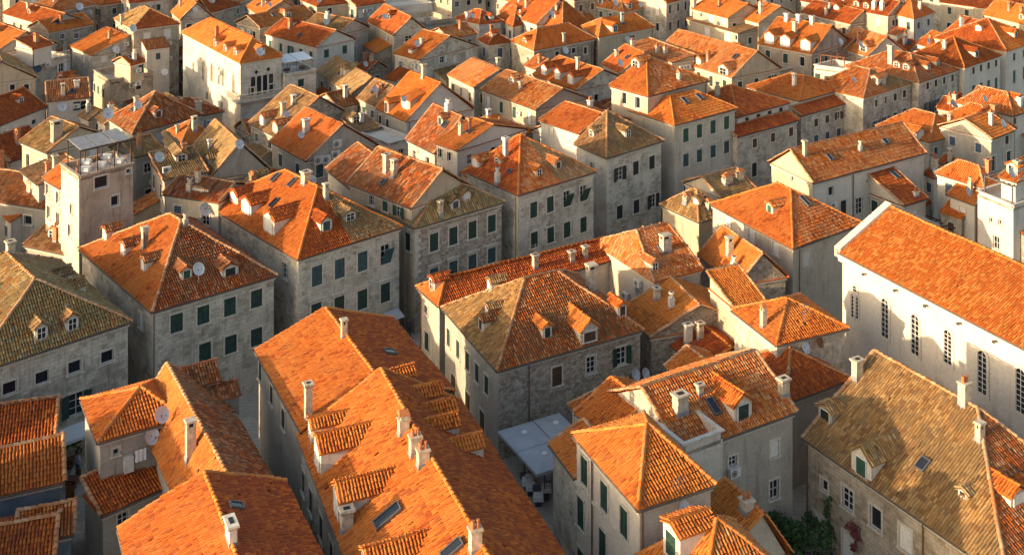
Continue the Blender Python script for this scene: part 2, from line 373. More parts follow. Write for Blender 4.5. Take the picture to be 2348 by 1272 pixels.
# ---------------------------------------------------------------- the house builder
TILES = {'00': (0, 0), '10': (580, 0), '20': (1160, 0), '30': (1748, 0), '01': (0, 310), '11': (580, 310), '21': (1160, 310), '31': (1748, 310),
         '02': (0, 620), '12': (580, 620), '22': (1160, 620), '32': (1748, 620), '03': (0, 942), '13': (580, 942), '23': (1160, 942), '33': (1748, 942)}
HOUSES = []; OUT = []; AUTO = False
BACK = {'B': 'L', 'A': 'C'}
class House:
    """A house from three eave corners seen in the photograph: c (nearest), r (end of the right-hand front), l (end of the left-hand front).
    r or l may be a length in metres (then square to the other)."""
    def __init__(s, label, t, c, r, l, z, roof='hip', rd='B', ridge=None, h=None, m=.5, e1=None, e2=None, tile='tile_mix', wall='stone', wa=(), wb=(), wr=(),
                 name='stone_house', cat='house', ov=.22, cap='ridge_pale', near=False, cp=.24, gut=True, cornice=True, z0=0.0, lint=False, parapet=.0, ang=None, tile2=None, wallb=None, group=None, split=None):
        s.tint = tuple(v * random.uniform(.95, 1.05) for v in (random.uniform(.82, 1.12),) * 3) + (1,)
        s.t = t; s.z = z; s.roof = roof; s.tile = tile; s.wall = wall; s.label = label
        P = s.px
        s.C = bp(*P(c), z)
        num = lambda q: isinstance(q, (int, float))
        if num(r) and num(l):
            a = math.radians(ang); A = V((math.cos(a), math.sin(a), 0)); s.A = A * r; s.B = V((-A.y, A.x, 0)) * l
        else:
            if not num(r): s.A = bp(*P(r), z) - s.C
            if not num(l): s.B = bp(*P(l), z) - s.C
            if num(r): d = s.B.normalized(); s.A = V((d.y, -d.x, 0)) * r
            if num(l): d = s.A.normalized(); s.B = V((-d.y, d.x, 0)) * l
            if num(r) and roof == 'gable' and rd == 'B' and ridge is not None:      # the ridge end fixes the width
                d = s.A.normalized(); k = (P(ridge)[0] - CX) / F; q = (k * s.C.y - s.C.x) / (d.x - k * d.y)
                if 2 < q < 9: s.A = d * (2 * q)
        s.ea, s.eb = s.A.normalized(), s.B.normalized()
        C, A, B = s.C, s.A, s.B; R, L, D = C + A, C + B, C + A + B
        s.base = V((C.x, C.y, z0)); s.z0 = z0
        s.root = empty(name, s.base, label, cat, group)
        s.near = near; s.split = split
        dist = C.y; s.cpitch = .205 if (dist < 105 and cp == .24) else cp
        s.K = 5 if dist < 105 else (4 if dist < 150 else 3)
        s.ex = .34 if dist < 105 else (.42 if dist < 150 else .55)
        # walls
        na = V((s.ea.y, -s.ea.x, 0)); 
        if na.dot(B) > 0: na = -na
        nb = V((s.eb.y, -s.eb.x, 0))
        if nb.dot(A) > 0: nb = -nb
        s.na, s.nb = na, nb
        wC, wR, wL, wD = C + (s.ea + s.eb) * ov, R + (s.eb - s.ea) * ov, L + (s.ea - s.eb) * ov, D - (s.ea + s.eb) * ov
        for q in (wC, wR, wL, wD): q.z = 0
        s.W = {'A': (wC, s.ea, (wR - wC).length, na), 'B': (wL, -s.eb, (wL - wC).length, nb), 'R': (wR, s.eb, (wD - wR).length, -nb)}
        wins = []
        if AUTO and z0 == 0:
            tp = random.choice(('SSD', 'SGS', 'DPG', 'SSOS', 'GDS', 'PSS')); cl = random.choice(('green', 'green', 'teal', 'brown', 'black', 'green2', 'blue'))
            ms = lambda L_, kk: [('auto', max(1, int(L_ / random.uniform(2.4, 3.2))), 2, random.choice((.75, .85, .95)), random.choice((1.1, 1.3, 1.5)), tp, cl, random.uniform(.7, 1.1), 3.0)]
            if not wa: wa = ms(A.length, 0)
            if not wb: wb = ms(B.length, 1)
        for side, spec in (('A', wa), ('B', wb), ('R', wr)): wins += s.win_specs(side, spec)
        mb = MB(); zt = z - .05
        for side in ('A', 'B', 'R'):
            o, e, Ln, n = s.W[side]
            wall_grid(mb, o, e, Ln, z0, zt, n, [w['hole'] for w in wins if w['side'] == side], 1 if (side == 'B' and wallb) else 0)
        wall_grid(mb, wD, -s.ea, (wD - wL).length, z0, zt, -na, [])
        # roof
        fa = {}; caps = []; gab = []
        up = lambda p, dz: p + Z1 * dz
        if roof in ('hip', 'gable', 'pyr'):
            if rd == 'B': O1_, dr, wd = C + A * m, B, A
            else: O1_, dr, wd = C + B * m, A, B
            if roof == 'pyr': t1, t2 = .5, .5
            elif roof == 'gable': t1, t2 = 0.0, 1.0
            else: t1, t2 = (e1 if e1 is not None else .3), None
            hh = h
            if ridge is not None:
                rx, ry = P(ridge)
                if roof == 'hip' and e1 is None:
                    k = (rx - CX) / F; t1 = (k * O1_.y - O1_.x) / (dr.x - k * dr.y); t1 = max(.0, min(.95, t1))
                Q = O1_ + dr * t1; hh = (H - (ry - YH) * Q.y / F) - z
            if t2 is None: t2 = 1 - e2 if e2 is not None else max(1 - t1, t1 + .02)
            if hh is None: hh = (wd.length / 2) * .55
            s.hh = hh
            E1, E2 = up(O1_ + dr * t1, hh), up(O1_ + dr * t2, hh); s.E1, s.E2 = E1, E2
            if rd == 'B': polys = {'A': [C, R, E1], 'R': [R, D, E2, E1], 'K': [D, L, E2], 'B': [L, C, E1, E2]}; ends = (('A', t1), ('K', 1 - t2))
            else: polys = {'A': [C, R, E2, E1], 'R': [R, D, E2], 'K': [D, L, E1, E2], 'B': [L, C, E1]}; ends = (('B', t1), ('R', 1 - t2))
            for k_, q in polys.items():
                if (q[-1] - q[-2]).length < .05: q.pop()
            isg = {k_: tt < .02 for k_, tt in ends}
            for k_, q in polys.items():
                if isg.get(k_):
                    nn = {'A': na, 'K': -na, 'B': nb, 'R': -nb}[k_]
                    a_, b_ = {'A': (wC, wR), 'K': (wD, wL), 'B': (wL, wC), 'R': (wR, wD)}[k_]
                    pk = V((q[2].x, q[2].y, 0)) - nn * ov; mid = pk
                    zz = z + hh - .06
                    mb.face([V((a_.x, a_.y, zt)), V((b_.x, b_.y, zt)), V((mid.x, mid.y, zz))], 1 if (k_ == 'B' and wallb) else 0,
                            [(0, zt), ((b_ - a_).length, zt), ((b_ - a_).length * .5, zz)])
                    gab.append(k_); caps += [(q[0], q[2]), (q[1], q[2])]
                else: fa[k_] = q
            if (E2 - E1).length > .3: caps.append((E1, E2))
            hips = {'A': (C, R), 'B': (L, C), 'R': (R, D), 'K': (D, L)}
            nearest = {('B', 'A'): (C, E1), ('B', 'R'): (R, E1), ('B', 'K'): None}
            if rd == 'B':
                if not isg['A']: caps += [(C, E1), (R, E1)]
                if not isg['K']: caps += [(D, E2), (L, E2)]
            else:
                if not isg['B']: caps += [(C, E1), (L, E1)]
                if not isg['R']: caps += [(R, E2), (D, E2)]
        elif roof == 'shed':                       # rd = the wall along which the roof is LOW
            hh = h; s.hh = hh
            lo = {'A': (C, R, D, L), 'B': (L, C, R, D), 'R': (R, D, L, C), 'K': (D, L, C, R)}[rd]
            q = [lo[0], lo[1], up(lo[2], hh), up(lo[3], hh)]; fa[rd] = q
            wq = {'A': (wC, wR, wD, wL), 'B': (wL, wC, wR, wD), 'R': (wR, wD, wL, wC), 'K': (wD, wL, wC, wR)}[rd]
            f_ = lambda p, d_: V((p.x, p.y, zt + d_))
            for tri in ((f_(wq[1], 0), f_(wq[2], 0), f_(wq[2], hh)), (f_(wq[3], 0), f_(wq[0], 0), f_(wq[3], hh))): mb.face(tri, 0, [(0, zt), (tri[1] - tri[0]).length and ((tri[1] - tri[0]).length, zt), (0, zt + hh)])
            mb.face([f_(wq[2], 0), f_(wq[3], 0), f_(wq[3], hh), f_(wq[2], hh)], 0, [(0, zt), ((wq[3] - wq[2]).length, zt), ((wq[3] - wq[2]).length, zt + hh), (0, zt + hh)])
            caps += [(q[1], q[2]), (q[0], q[3]), (q[3], q[2])]
        else:                                      # flat terrace with parapet
            fl = [p.copy() for p in (wC, wR, wD, wL)]
            for p in fl: p.z = z - .3
            s.flat = fl; mb.face(fl, 0)
            fa['T'] = [V((p.x, p.y, z)) for p in fl]
            for i in range(4):
                a_, b_ = fl[i], fl[(i + 1) % 4]; d_ = (b_ - a_).normalized(); nn = V((-d_.y, d_.x, 0))
                mb.box(a_ + d_ * .16 + Z1 * 0, (b_ - a_) - d_ * .32, nn * .15, Z1 * (.3 + parapet), 0)
                mb.box(a_ - d_ * .1 - nn * .1 + Z1 * (.3 + parapet), (b_ - a_) + d_ * .2 - d_ * .3, nn * .3, Z1 * .1, 0)
        s.faces = fa
        s.wallobj = link('wall', mb.mesh('wall', [wall, wallb or wall], s.base), s.root)
        for w in wins: add_window(s.root, s.base, w['p'], w['e'], w['n'], w['w'], w['h'], w['t'], w['c'], w.get('lint', lint))
        if roof != 'flat':
            rb = MB()
            for k_, q in fa.items():
                rb.face(q, 0)
                if k_ in 'ABRK':
                    a_, b_ = q[0], q[1]; rb.face([a_ - Z1 * .1, b_ - Z1 * .1, b_, a_], 0)
            rb.face([p - Z1 * .1 for p in (L, D, R, C)], 0)
            s.robj = link('roof', rb.mesh('roof', [tile], s.base), s.root)
            s.lay_tiles(fa, caps, tile, cap, tile2)
            if cornice:
                cb = MB(); k_ = .11
                for side in ('A', 'B'):
                    o, e, Ln, n = s.W[side]; cb.box(V((o.x, o.y, z - .34)) + n * .003 - e * .1, e * (Ln + .2), n * k_, Z1 * .2)
                link('cornice', cb.mesh('cornice', ['trim'], s.base), s.root)
            if gut and dist < 150:
                gb = MB()
                for side, (a_, b_) in (('A', (C, R)), ('B', (L, C))):
                    if side in fa:
                        nn = s.W[side][3]; gb.tube(a_ + nn * .05 - Z1 * .06, b_ + nn * .05 - Z1 * .06, .065, 0, 6)
                if gb.v: link('gutter', gb.mesh('gutter', ['gutter'], s.base), s.root)
        HOUSES.append(s)
        for o in s.root.children_recursive:
            if o.name.split('.')[0] in ('roof', 'roof_tile', 'tile_courses'): o.color = s.tint
    def px(s, q):
        if s.t == 'F': return q
        o = TILES[s.t]; return (o[0] + q[0] / 3.855, o[1] + q[1] / 3.855)
    def win_specs(s, side, spec):
        out = []; o, e, Ln, n = s.W[side]
        def put(sx, zb, w, h, t, c, **k):
            sx = max(w / 2 + .08, min(Ln - w / 2 - .08, sx)); zb = max(s.z0 + .02, min(zb, s.z - h - .25))
            hole = (sx - w / 2, sx + w / 2, zb, zb + h)
            for q in out:
                g = q['hole']
                if hole[0] < g[1] + .1 and hole[1] > g[0] - .1 and hole[2] < g[3] + .1 and hole[3] > g[2] - .1: return
            out.append(dict(side=side, p=V((o.x, o.y, zb)) + e * sx, e=e, n=n, w=w, h=h, t=t, c=c, hole=hole, **k))
        for row in spec:
            if row[0] == 'auto':                    # ('auto', n, rows, w, h, type, col[, top offset, pitch])
                _, k, rows, w, h, t, c = row[:7]; off, pit = (row[7:] + (.9, 3.1))[:2] if len(row) > 7 else (.9, 3.1)
                for j in range(rows):
                    for i in range(k):
                        tt = t if isinstance(t, str) and len(t) == 1 else t[(i + j * k) % len(t)]
                        put(Ln * (i + .5) / k + random.uniform(-.1, .1), s.z - off - h - j * pit, w, h, tt, c)
            else:                                   # (x0, y0, x1, y1, n, w, h, types, col[, lintel])
                x0, y0, x1, y1, k, w, h, t, c = row[:9]
                for i in range(k):
                    f = i / (k - 1) if k > 1 else 0
                    q = hitplane(*s.px((x0 + (x1 - x0) * f, y0 + (y1 - y0) * f)), o, n)
                    kw = {'lint': row[9]} if len(row) > 9 else {}
                    put((q - o).dot(e), q.z - h / 2, w, h, t[i % len(t)], c, **kw)
        return out
    def lay_tiles(s, fa, caps, tile, cap, tile2=None):
        groups = []; cands = []
        for k_, q in fa.items():
            if k_ == 'T': continue
            e, up, n = frame_of(q); mid = sum(q, V((0, 0, 0))) / len(q)
            vis = n.dot(V((0, 0, H)) - mid) > -2
            P, Fc, info = tile_arrays(q, s.cpitch if vis else .5, s.ex if vis else .7, s.K if vis else 3)
            m2 = 1 if (tile2 and k_ == tile2[0]) else 0
            if s.near and vis:
                e_, up_, n_, o_, u, v = info
                cen = o_ + u[:, None] * e_ + v[:, None] * up_
                x = CX + F * cen[:, 0] / cen[:, 1]; y = YH + F * (H - cen[:, 2]) / cen[:, 1]
                inv = (x > 5) & (x < 2343) & (y > 5) & (y < 1267)
                for i in np.nonzero(inv)[0]: cands.append((cen[i, 1], k_, i))
                groups.append([P, Fc, m2, k_, info])
            elif s.split and k_ == s.split[0]:      # two batches of tiles side by side on one slope
                u = info[4]; t_ = (u - u.min()) / (u.max() - u.min() + 1e-6); rt = t_ > s.split[1] + rng.normal(0, .012, len(u)); F3 = Fc.reshape(len(u), -1, 4)
                groups += [[P, F3[~rt].reshape(-1, 4), 1 if (tile2 and k_ == tile2[0]) else 0, k_, None], [P, F3[rt].reshape(-1, 4), 2, k_, None]]
            else: groups.append([P, Fc, 1 if (tile2 and k_ == tile2[0]) else 0, k_, None])
        cands.sort(); cands = cands[:300]
        pick = {}
        for _, k_, i in cands: pick.setdefault(k_, []).append(i)
        if pick:
            T, fc = tile_tmpl(s.cpitch * .86, .085, s.ex * 1.2, 5)
            b = MB(); b.v = [V(p) for p in T]; b.f = [tuple(int(x) for x in q) for q in fc]; b.m = [0] * len(fc); b.uv = [(0, 0)] * (4 * len(fc))
            mes = [b.mesh('roof_tile', [x], smooth=True) for x in (tile, tile2[1] if tile2 else tile)]
            for g in groups:
                if g[3] in pick:
                    ii = pick[g[3]]; e_, up_, n_, o_, u, v = g[4]
                    keep = np.ones(len(u), bool); keep[ii] = False
                    g[1] = g[1].reshape(len(u), -1, 4)[keep].reshape(-1, 4)
                    for i in ii:
                        p = o_ + u[i] * e_ + v[i] * up_; p = p + n_ * (float(sag(p)) + random.gauss(0, .006)) - np.array(s.base); a = random.gauss(0, .03)
                        e2 = e_ * math.cos(a) + up_ * math.sin(a); u2 = up_ * math.cos(a) - e_ * math.sin(a)
                        link('roof_tile', mes[g[2]], s.robj, Matrix(((e2[0], u2[0], n_[0], p[0]), (e2[1], u2[1], n_[1], p[1]), (e2[2], u2[2], n_[2], p[2]), (0, 0, 0, 1))))
        me = np_mesh('tile_courses', [g[:3] for g in groups], [tile, tile2[1] if tile2 else tile, s.split[2] if s.split else tile], s.base)
        if me: link('tile_courses', me, s.robj, kind='stuff')
        cg = []
        for a_, b_ in caps:
            a_, b_ = (a_, b_) if a_.z <= b_.z else (b_, a_)
            r = cap_arrays(a_ + Z1 * .03, b_ + Z1 * .03)
            if r: cg.append((*r, 0))
        me = np_mesh('ridge_tiles', cg, [cap], s.base)
        if me: link('ridge_tiles', me, s.robj, kind='stuff')
    # ---- things fixed to the house
    def on(s, face, q):
        p = s.px(q)
        if face in s.W and face[0] == 'w': pass
        if face.startswith('w'):
            o, e, Ln, n = s.W[face[1]]; return hitplane(*p, o, n)
        best = None
        for k_ in [face] + [f for f in s.faces if f != face]:
            if k_ not in s.faces: continue
            poly = s.faces[k_]; e, up, n = frame_of(poly)
            if n.dot(V((0, 0, H)) - poly[0]) < 0: continue
            h = hitplane(*p, poly[0], n); o = poly[0]
            q2 = [((a - o).dot(e), (a - o).dot(up)) for a in poly]; f = lambda w: bool(inpoly(np.array([[(w - o).dot(e), (w - o).dot(up)]]), q2)[0])
            if f(h): return h
            if best is None: best = (h, f, sum(poly, V((0, 0, 0))) / len(poly))
        h, f, cen = best; a, b = 0.0, 1.0
        for _ in range(14):
            m_ = (a + b) / 2
            if f(h.lerp(cen, m_)): b = m_
            else: a = m_
        OUT.append((s.label[:40], face, q)); return h.lerp(cen, b)
    def face_(s, f): return s.faces[f] if f in s.faces else s.faces[next(iter(s.faces))]
    def axes(s, face):
        poly = s.face_(face); e, up, n = frame_of(poly)
        inn = V((up.x, up.y, 0)); inn = inn.normalized() if inn.length > 1e-3 else s.eb
        sl = up.z / max(1e-4, math.hypot(up.x, up.y)); return e, inn, sl, n
    def dormer(s, face, q, w=1.3, h=1.1, win='S', col='green', roof='gable', wall='plaster_white', tile=None, rh=None, ww=None, whh=None, slope=.12):
        p = s.on(face, q); e, inn, sl, n = s.axes(face)
        if sl < .05: return
        if e.cross(inn).z < 0: e = -e
        tile = tile or s.tile; rh = rh if rh is not None else w * .28
        b = MB(); d = h / sl; x = e * (w / 2); low = -Z1 * .25
        f0, f1 = p - x, p + x
        if roof == 'gable':
            b.face([f0 + low, f1 + low, f1 + Z1 * h, p + Z1 * (h + rh), f0 + Z1 * h], 0)
        else: b.face([f0 + low, f1 + low, f1 + Z1 * h, f0 + Z1 * h], 0)
        if roof == 'gable': far = inn * d + Z1 * h
        else: d = h / max(.08, sl - slope); far = inn * d + Z1 * (h + d * slope)
        b.face([f1 + low, f1 + far, f1 + Z1 * h], 0); b.face([f0 + Z1 * h, f0 + far, f0 + low], 0)
        o = link('dormer', b.mesh('dormer', [wall], s.base), s.root)
        g = []; rb = MB(); ov = .14
        if roof == 'gable':
            dr_ = (h + rh) / sl; rise = rh / (w / 2)
            for sg in (-1, 1):
                ev = e * (sg * (w / 2 + ov)); zz = h - rise * ov
                q0 = p + ev - inn * ov + Z1 * zz; q1 = p + ev + inn * (zz / sl) + Z1 * zz
                r0 = p - inn * ov + Z1 * (h + rh); r1 = p + inn * dr_ + Z1 * (h + rh)
                poly = [q0, q1, r1, r0]
                if sg > 0: rb.face(poly, 0)
                else: rb.face(poly[::-1], 0)
                rb.face([q0, r0, r0 - Z1 * .07, q0 - Z1 * .07], 0); rb.face([q0, q1, q1 - Z1 * .07, q0 - Z1 * .07], 0)
                P, Fc, _ = tile_arrays(poly, s.cpitch, s.ex, s.K); g.append((P, Fc, 0))
            r = cap_arrays(p - inn * ov + Z1 * (h + rh), p + inn * dr_ + Z1 * (h + rh), .24, .1); g.append((*r, 0))
        else:
            sl2 = slope; dd = h / max(.08, sl - sl2)
            q = [p - e * (w / 2 + ov) - inn * ov + Z1 * (h - ov * sl2), p + e * (w / 2 + ov) - inn * ov + Z1 * (h - ov * sl2)]
            q += [q[1] + inn * (dd + ov) + Z1 * (dd + ov) * sl2, q[0] + inn * (dd + ov) + Z1 * (dd + ov) * sl2]
            rb.face(q, 0); rb.face([q[0] - Z1 * .07, q[1] - Z1 * .07, q[1], q[0]], 0)
            for a_, b_ in ((0, 3), (1, 2)): rb.face([q[a_], q[b_], q[b_] - Z1 * .07, q[a_] - Z1 * .07], 0)
            P, Fc, _ = tile_arrays(q, s.cpitch, s.ex, s.K); g.append((P, Fc, 0))
        ro = link('dormer_roof', rb.mesh('dormer_roof', [tile], s.base), o)
        me = np_mesh('dormer_tiles', g, [tile], s.base)
        if me:                       # tiles are one mesh with the deck's sibling
            link('dormer_tiles', me, o, kind='stuff')
        ww = ww or w * .6; whh = whh or min(h * .85, 1.3); wb_ = MB(); fr = p - inn * .012 + Z1 * (h - whh) * .55; out = -inn
        def bx(x0, x1, z0_, z1_, d0, d1, mi): wb_.box(fr + e * x0 + Z1 * z0_ + out * d0, e * (x1 - x0), out * (d1 - d0), Z1 * (z1_ - z0_), mi)
        t_ = .07
        for a_, b_ in ((-ww / 2 - t_, -ww / 2), (ww / 2, ww / 2 + t_)): bx(a_, b_, 0, whh, 0, .06, 1)
        bx(-ww / 2 - t_, ww / 2 + t_, whh, whh + t_, 0, .06, 1); bx(-ww / 2 - t_ - .04, ww / 2 + t_ + .04, -.07, 0, 0, .09, 1)
        if win in 'SP':
            bx(-ww / 2, -.01, 0, whh, 0, .03, 0); bx(.01, ww / 2, 0, whh, 0, .03, 0)
            for k_ in range(1, int(whh / .14)): bx(-ww / 2 + .04, ww / 2 - .04, k_ * .14, k_ * .14 + .05, .03, .04, 0)
        else:
            bx(-ww / 2, ww / 2, 0, whh, 0, .012, 0); bx(-.025, .025, 0, whh, .012, .04, 1); bx(-ww / 2, -.025, whh * .5, whh * .5 + .04, .012, .035, 1); bx(.025, ww / 2, whh * .5, whh * .5 + .04, .012, .035, 1)
        link('dormer_window', wb_.mesh('dormer_window', [('whiteboard' if win == 'P' else col) if win in 'SP' else 'glass', 'frame'], s.base), o)
        return o
    def chimney(s, face, q, w=.55, d=.55, h=1.5, style=0, mat='chimney_plaster'):
        w, d, h = w * .82, d * .82, h * .85
        p = s.on(face, q); b = MB(); ax, ay = s.ea, s.eb
        dp = min(1.2, max(w, d) * .8)
        b.taper(p - Z1 * dp, w, d, w, d, h + dp, 0, ax, ay)
        b.taper(p - Z1 * .3, w + .16, d + .16, w + .03, d + .03, .5, 1, ax, ay)
        o = link('chimney', b.mesh('chimney', [mat, 'lead'], s.base), s.root); c = MB(); t = p + Z1 * h
        if style == 0:      # flared collar with slab
            c.taper(t, w + .02, d + .02, w + .24, d + .24, .16, 0, ax, ay); c.taper(t + Z1 * .16, w + .24, d + .24, w + .2, d + .2, .1, 0, ax, ay)
            c.taper(t + Z1 * .26, w * .6, d * .6, w * .5, d * .5, .02, 1, ax, ay)
        elif style == 1:    # open arches under a slab
            for i in (-1, 1):
                for j in (-1, 1): c.taper(t + ax * (i * (w / 2 - .07)) + ay * (j * (d / 2 - .07)), .14, .14, .14, .14, .3, 0, ax, ay)
            c.taper(t + Z1 * .001, w * .5, d * .5, w * .5, d * .5, .28, 1, ax, ay)
            c.taper(t + Z1 * .3, w + .18, d + .18, w + .1, d + .1, .12, 0, ax, ay)
        elif style == 2:    # two terracotta pots on a collar
            c.taper(t, w + .14, d + .14, w + .14, d + .14, .1, 0, ax, ay)
            for i in (-.25, .25): c.tube(t + ax * (i * w) + Z1 * .1, t + ax * (i * w) + Z1 * .5, .13, 2, 8, .1)
        elif style == 3:    # round white pot
            c.tube(t, t + Z1 * .35, w * .42, 0, 10, w * .36); c.tube(t + Z1 * .35, t + Z1 * .47, w * .52, 0, 10); c.tube(t + Z1 * .47, t + Z1 * .49, w * .3, 1, 8)
        elif style == 4:    # tent of two tiles
            c.taper(t, w + .1, d + .1, w + .1, d + .1, .08, 0, ax, ay)
            for i in (-1, 1): c.taper(t + ay * (i * d * .35) + Z1 * .08, w * .8, .1, w * .8, .1, .25, 0, ax, ay)
            c.taper(t + Z1 * .33, w + .1, d + .2, w * .9, .05, .28, 2, ax, ay)
        link('chimney_cap', c.mesh('chimney_cap', [mat, 'soot', 'terracotta'], s.base), o); return o
    def skylight(s, face, q, w=.7, l=1.1, col='metal'):
        p = s.on(face, q); poly = s.face_(face); e, up, n = frame_of(poly); b = MB(); t = .07
        o0 = p - e * w / 2 - up * l / 2
        for a_, x_, y_ in ((o0, e * w, up * t), (o0 + up * (l - t), e * w, up * t), (o0 + up * t, e * t, up * (l - 2 * t)), (o0 + e * (w - t) + up * t, e * t, up * (l - 2 * t))): b.box(a_, x_, y_, n * .3)
        o = link('skylight', b.mesh('skylight', [col], s.base), s.root)
        g = MB(); g.box(o0 + e * t + up * t + n * .1, e * (w - 2 * t), up * (l - 2 * t), n * .15); link('pane', g.mesh('pane', ['glass'], s.base), o)
    def dish(s, face, q, r=.45, pole=.7, yaw=None, col='dish'):
        """q: the pixel of the dish centre; it stands on a pole above the face"""
        x, y = s.px(q); p = s.on(face, q)
        if face.startswith('w'):
            n = s.W[face[1]][3]; c = p + n * .45; foot = p - n * .05
        else:
            for _ in range(4): c = hitplane(x, y, p + Z1 * pole, Z1); p = s.drop(face, c) if _ < 2 else p
            foot = V((c.x, c.y, p.z - .15))
        d = V((.62, -.66, .42)).normalized() if yaw is None else V((math.cos(yaw), math.sin(yaw), .4)).normalized()
        b = MB(); a = d.orthogonal().normalized(); a = (a - d * a.dot(d)); bb = d.cross(a); rings = []
        for k_, (rr, dd) in enumerate(((.05, -.16), (.45, -.13), (.8, -.06), (1, 0))): rings.append([c + (a * math.cos(i * math.pi / 7) + bb * math.sin(i * math.pi / 7) * 1.08) * r * rr + d * dd * (r / .45) for i in range(14)])
        for k_ in range(3):
            for i in range(14): j = (i + 1) % 14; b.face([rings[k_][i], rings[k_][j], rings[k_ + 1][j], rings[k_ + 1][i]], 0); b.face([x_ - d * .02 for x_ in (rings[k_ + 1][i], rings[k_ + 1][j], rings[k_][j], rings[k_][i])], 0)
        b.face(rings[0], 0)
        b.tube(c - d * .12, foot, .03, 1, 5); b.tube(c - Z1 * r * .9 + d * .02, c + d * r * 1.1 - Z1 * r * .25, .015, 1, 4); b.cbox(c + d * r * 1.1 - Z1 * r * .28, .08, .08, .1, 1)
        link('satellite_dish', b.mesh('satellite_dish', [col, 'metal'], s.base, True), s.root)
    def drop(s, face, c):
        poly = s.face_(face); e, up, n = frame_of(poly); t = (poly[0] - c).dot(n) / n.z; return c + Z1 * t
    def antenna(s, face, q, h=1.8):
        p = s.on(face, q); b = MB(); b.tube(p - Z1 * .3, p + Z1 * h, .025, 0, 5); d = V((.8, .5, 0)).normalized(); pe = V((-d.y, d.x, 0))
        for z_, k_ in ((h - .1, 6), (h * .6, 4)):
            b.tube(p + Z1 * z_ - d * .5, p + Z1 * z_ + d * .5, .014, 0, 4)
            for i in range(k_): c = p + Z1 * z_ + d * (-.45 + .9 * i / (k_ - 1)); b.tube(c - pe * .22, c + pe * .22, .009, 0, 3)
        link('antenna', b.mesh('antenna', ['metal'], s.base), s.root)
    def ac(s, side, q, w=.85, h=.6):
        o, e, Ln, n = s.W[side]; p = hitplane(*s.px(q), o, n); b = MB()
        b.box(p - e * w / 2 - Z1 * h / 2 + n * .06, e * w, n * .32, Z1 * h, 0)
        c = p + n * .385 - e * w * .14
        for rr, mi, dz in ((h * .4, 1, 0), (h * .3, 0, .004), (h * .24, 1, .008)):
            b.face([c + n * dz + (e * math.cos(i * math.pi / 6) + Z1 * math.sin(i * math.pi / 6)) * rr for i in range(12)], mi)
        for i in (-1, 1): b.box(p + e * i * w * .35 - Z1 * (h / 2 + .05) - n * .02, e * .04, n * .4, Z1 * .05, 1)
        link('air_conditioner', b.mesh('air_conditioner', ['acwhite', 'metal'], s.base), s.root)
    def pipe(s, side, q, y0=None, mat='gutter', r=.055):
        o, e, Ln, n = s.W[side]; p = hitplane(*s.px(q), o, n); b = MB(); p = p + n * .1
        b.tube(V((p.x, p.y, s.z - .15)), V((p.x, p.y, s.z0 + .02)), r, 0, 6)
        link('drainpipe', b.mesh('drainpipe', [mat], s.base), s.root)
    def part(s, name, mb, mats, parent=None, smooth=False):
        return link(name, mb.mesh(name, mats, s.base, smooth), parent or s.root)
    def quoins(s, k=12):
        """alternating corner stones at the near corner"""
        c = s.W['A'][0]; zt = s.z - .45
        for i in range(k):
            L1, L2 = ((.62, .34), (.34, .62))[i % 2]; z = zt - .36 * (i + 1)
            if z < s.z0: break
            def mk():
                b = MB(); t = .02
                b.box((0, -t, 0), (L1, 0, 0), (0, .3, 0), (0, 0, .34)); return b.mesh('quoin', ['trim'])
            for e, n, L_ in ((s.ea, s.na, L1), (s.eb, s.nb, L2)):
                def mk(L_=L_):
                    b = MB(); b.box((-.022, -.05, 0), (L_ + .022, 0, 0), (0, .072, 0), (0, 0, .335)); return b.mesh('quoin', ['trim'])
                M = Matrix.Identity(4); p = V((c.x, c.y, z)) - s.base
                for a in range(3): M[a][0], M[a][1], M[a][2], M[a][3] = e[a], n[a], (0, 0, 1)[a], p[a]
                link('quoin', cached(('quoin', L_), mk), s.wallobj, M)
    def blocks(s, side, mat='ashlar_block', bw=.78, bh=.37, zmin=0, gap=.018):
        o, e, Ln, n = s.W[side]; z = s.z - .4 - bh; r = 0
        while z > zmin:
            x = -(r % 2) * bw / 2
            while x < Ln:
                w = bw * random.choice((.7, 1, 1, 1.2)); a, b_ = max(0, x), min(Ln, x + w)
                if b_ - a > .15:
                    w2 = round((b_ - a) * 10) / 10
                    def mk(w2=w2):
                        b = MB(); b.taper((0, 0, 0), 1, .06, 1, .06, 1) ; b = MB(); b.box((gap / 2, -.03, gap / 2), (w2 - gap, 0, 0), (0, .05, 0), (0, 0, bh - gap)); return b.mesh('stone_block', [mat])
                    p = o + e * a; p = V((p.x, p.y, z)) + n * random.uniform(-.008, .012) - s.base; M = Matrix.Identity(4)
                    for i in range(3): M[i][0], M[i][1], M[i][2], M[i][3] = e[i] * (b_ - a) / w2, n[i], (0, 0, 1)[i], p[i]
                    link('stone_block', cached(('blk', w2, bh, mat), mk), s.wallobj, M)
                x += w
            z -= bh; r += 1
    def decorate(s, rnd):
        """weathered odds and ends that most roofs here carry"""
        old = s.t; s.t = 'F'; s.decorate_(rnd); s.t = old
    def decorate_(s, rnd):
        vis = [k for k, q in s.faces.items() if k in 'AB' and frame_of(q)[2].dot(V((0, 0, H)) - q[0]) > 0]
        if not vis: return
        def pt(k):
            q = s.faces[k]; w = [rnd.uniform(.15, 1) for _ in q]; t = sum(w); return proj(sum((p * (a / t) for p, a in zip(q, w)), V((0, 0, 0))))
        has = [o.name.split('.')[0] for o in s.root.children]
        if 'chimney' not in has:
            for _ in range(rnd.choice((1, 1, 2))): s.chimney('A', pt(rnd.choice(vis)), rnd.uniform(.5, .8), rnd.uniform(.45, .65), rnd.uniform(.9, 1.9), rnd.choice((0, 0, 1, 2, 3, 4)), rnd.choice(('chimney_plaster', 'chimney_plaster', 'chimney_white', 'chimney_brick')))
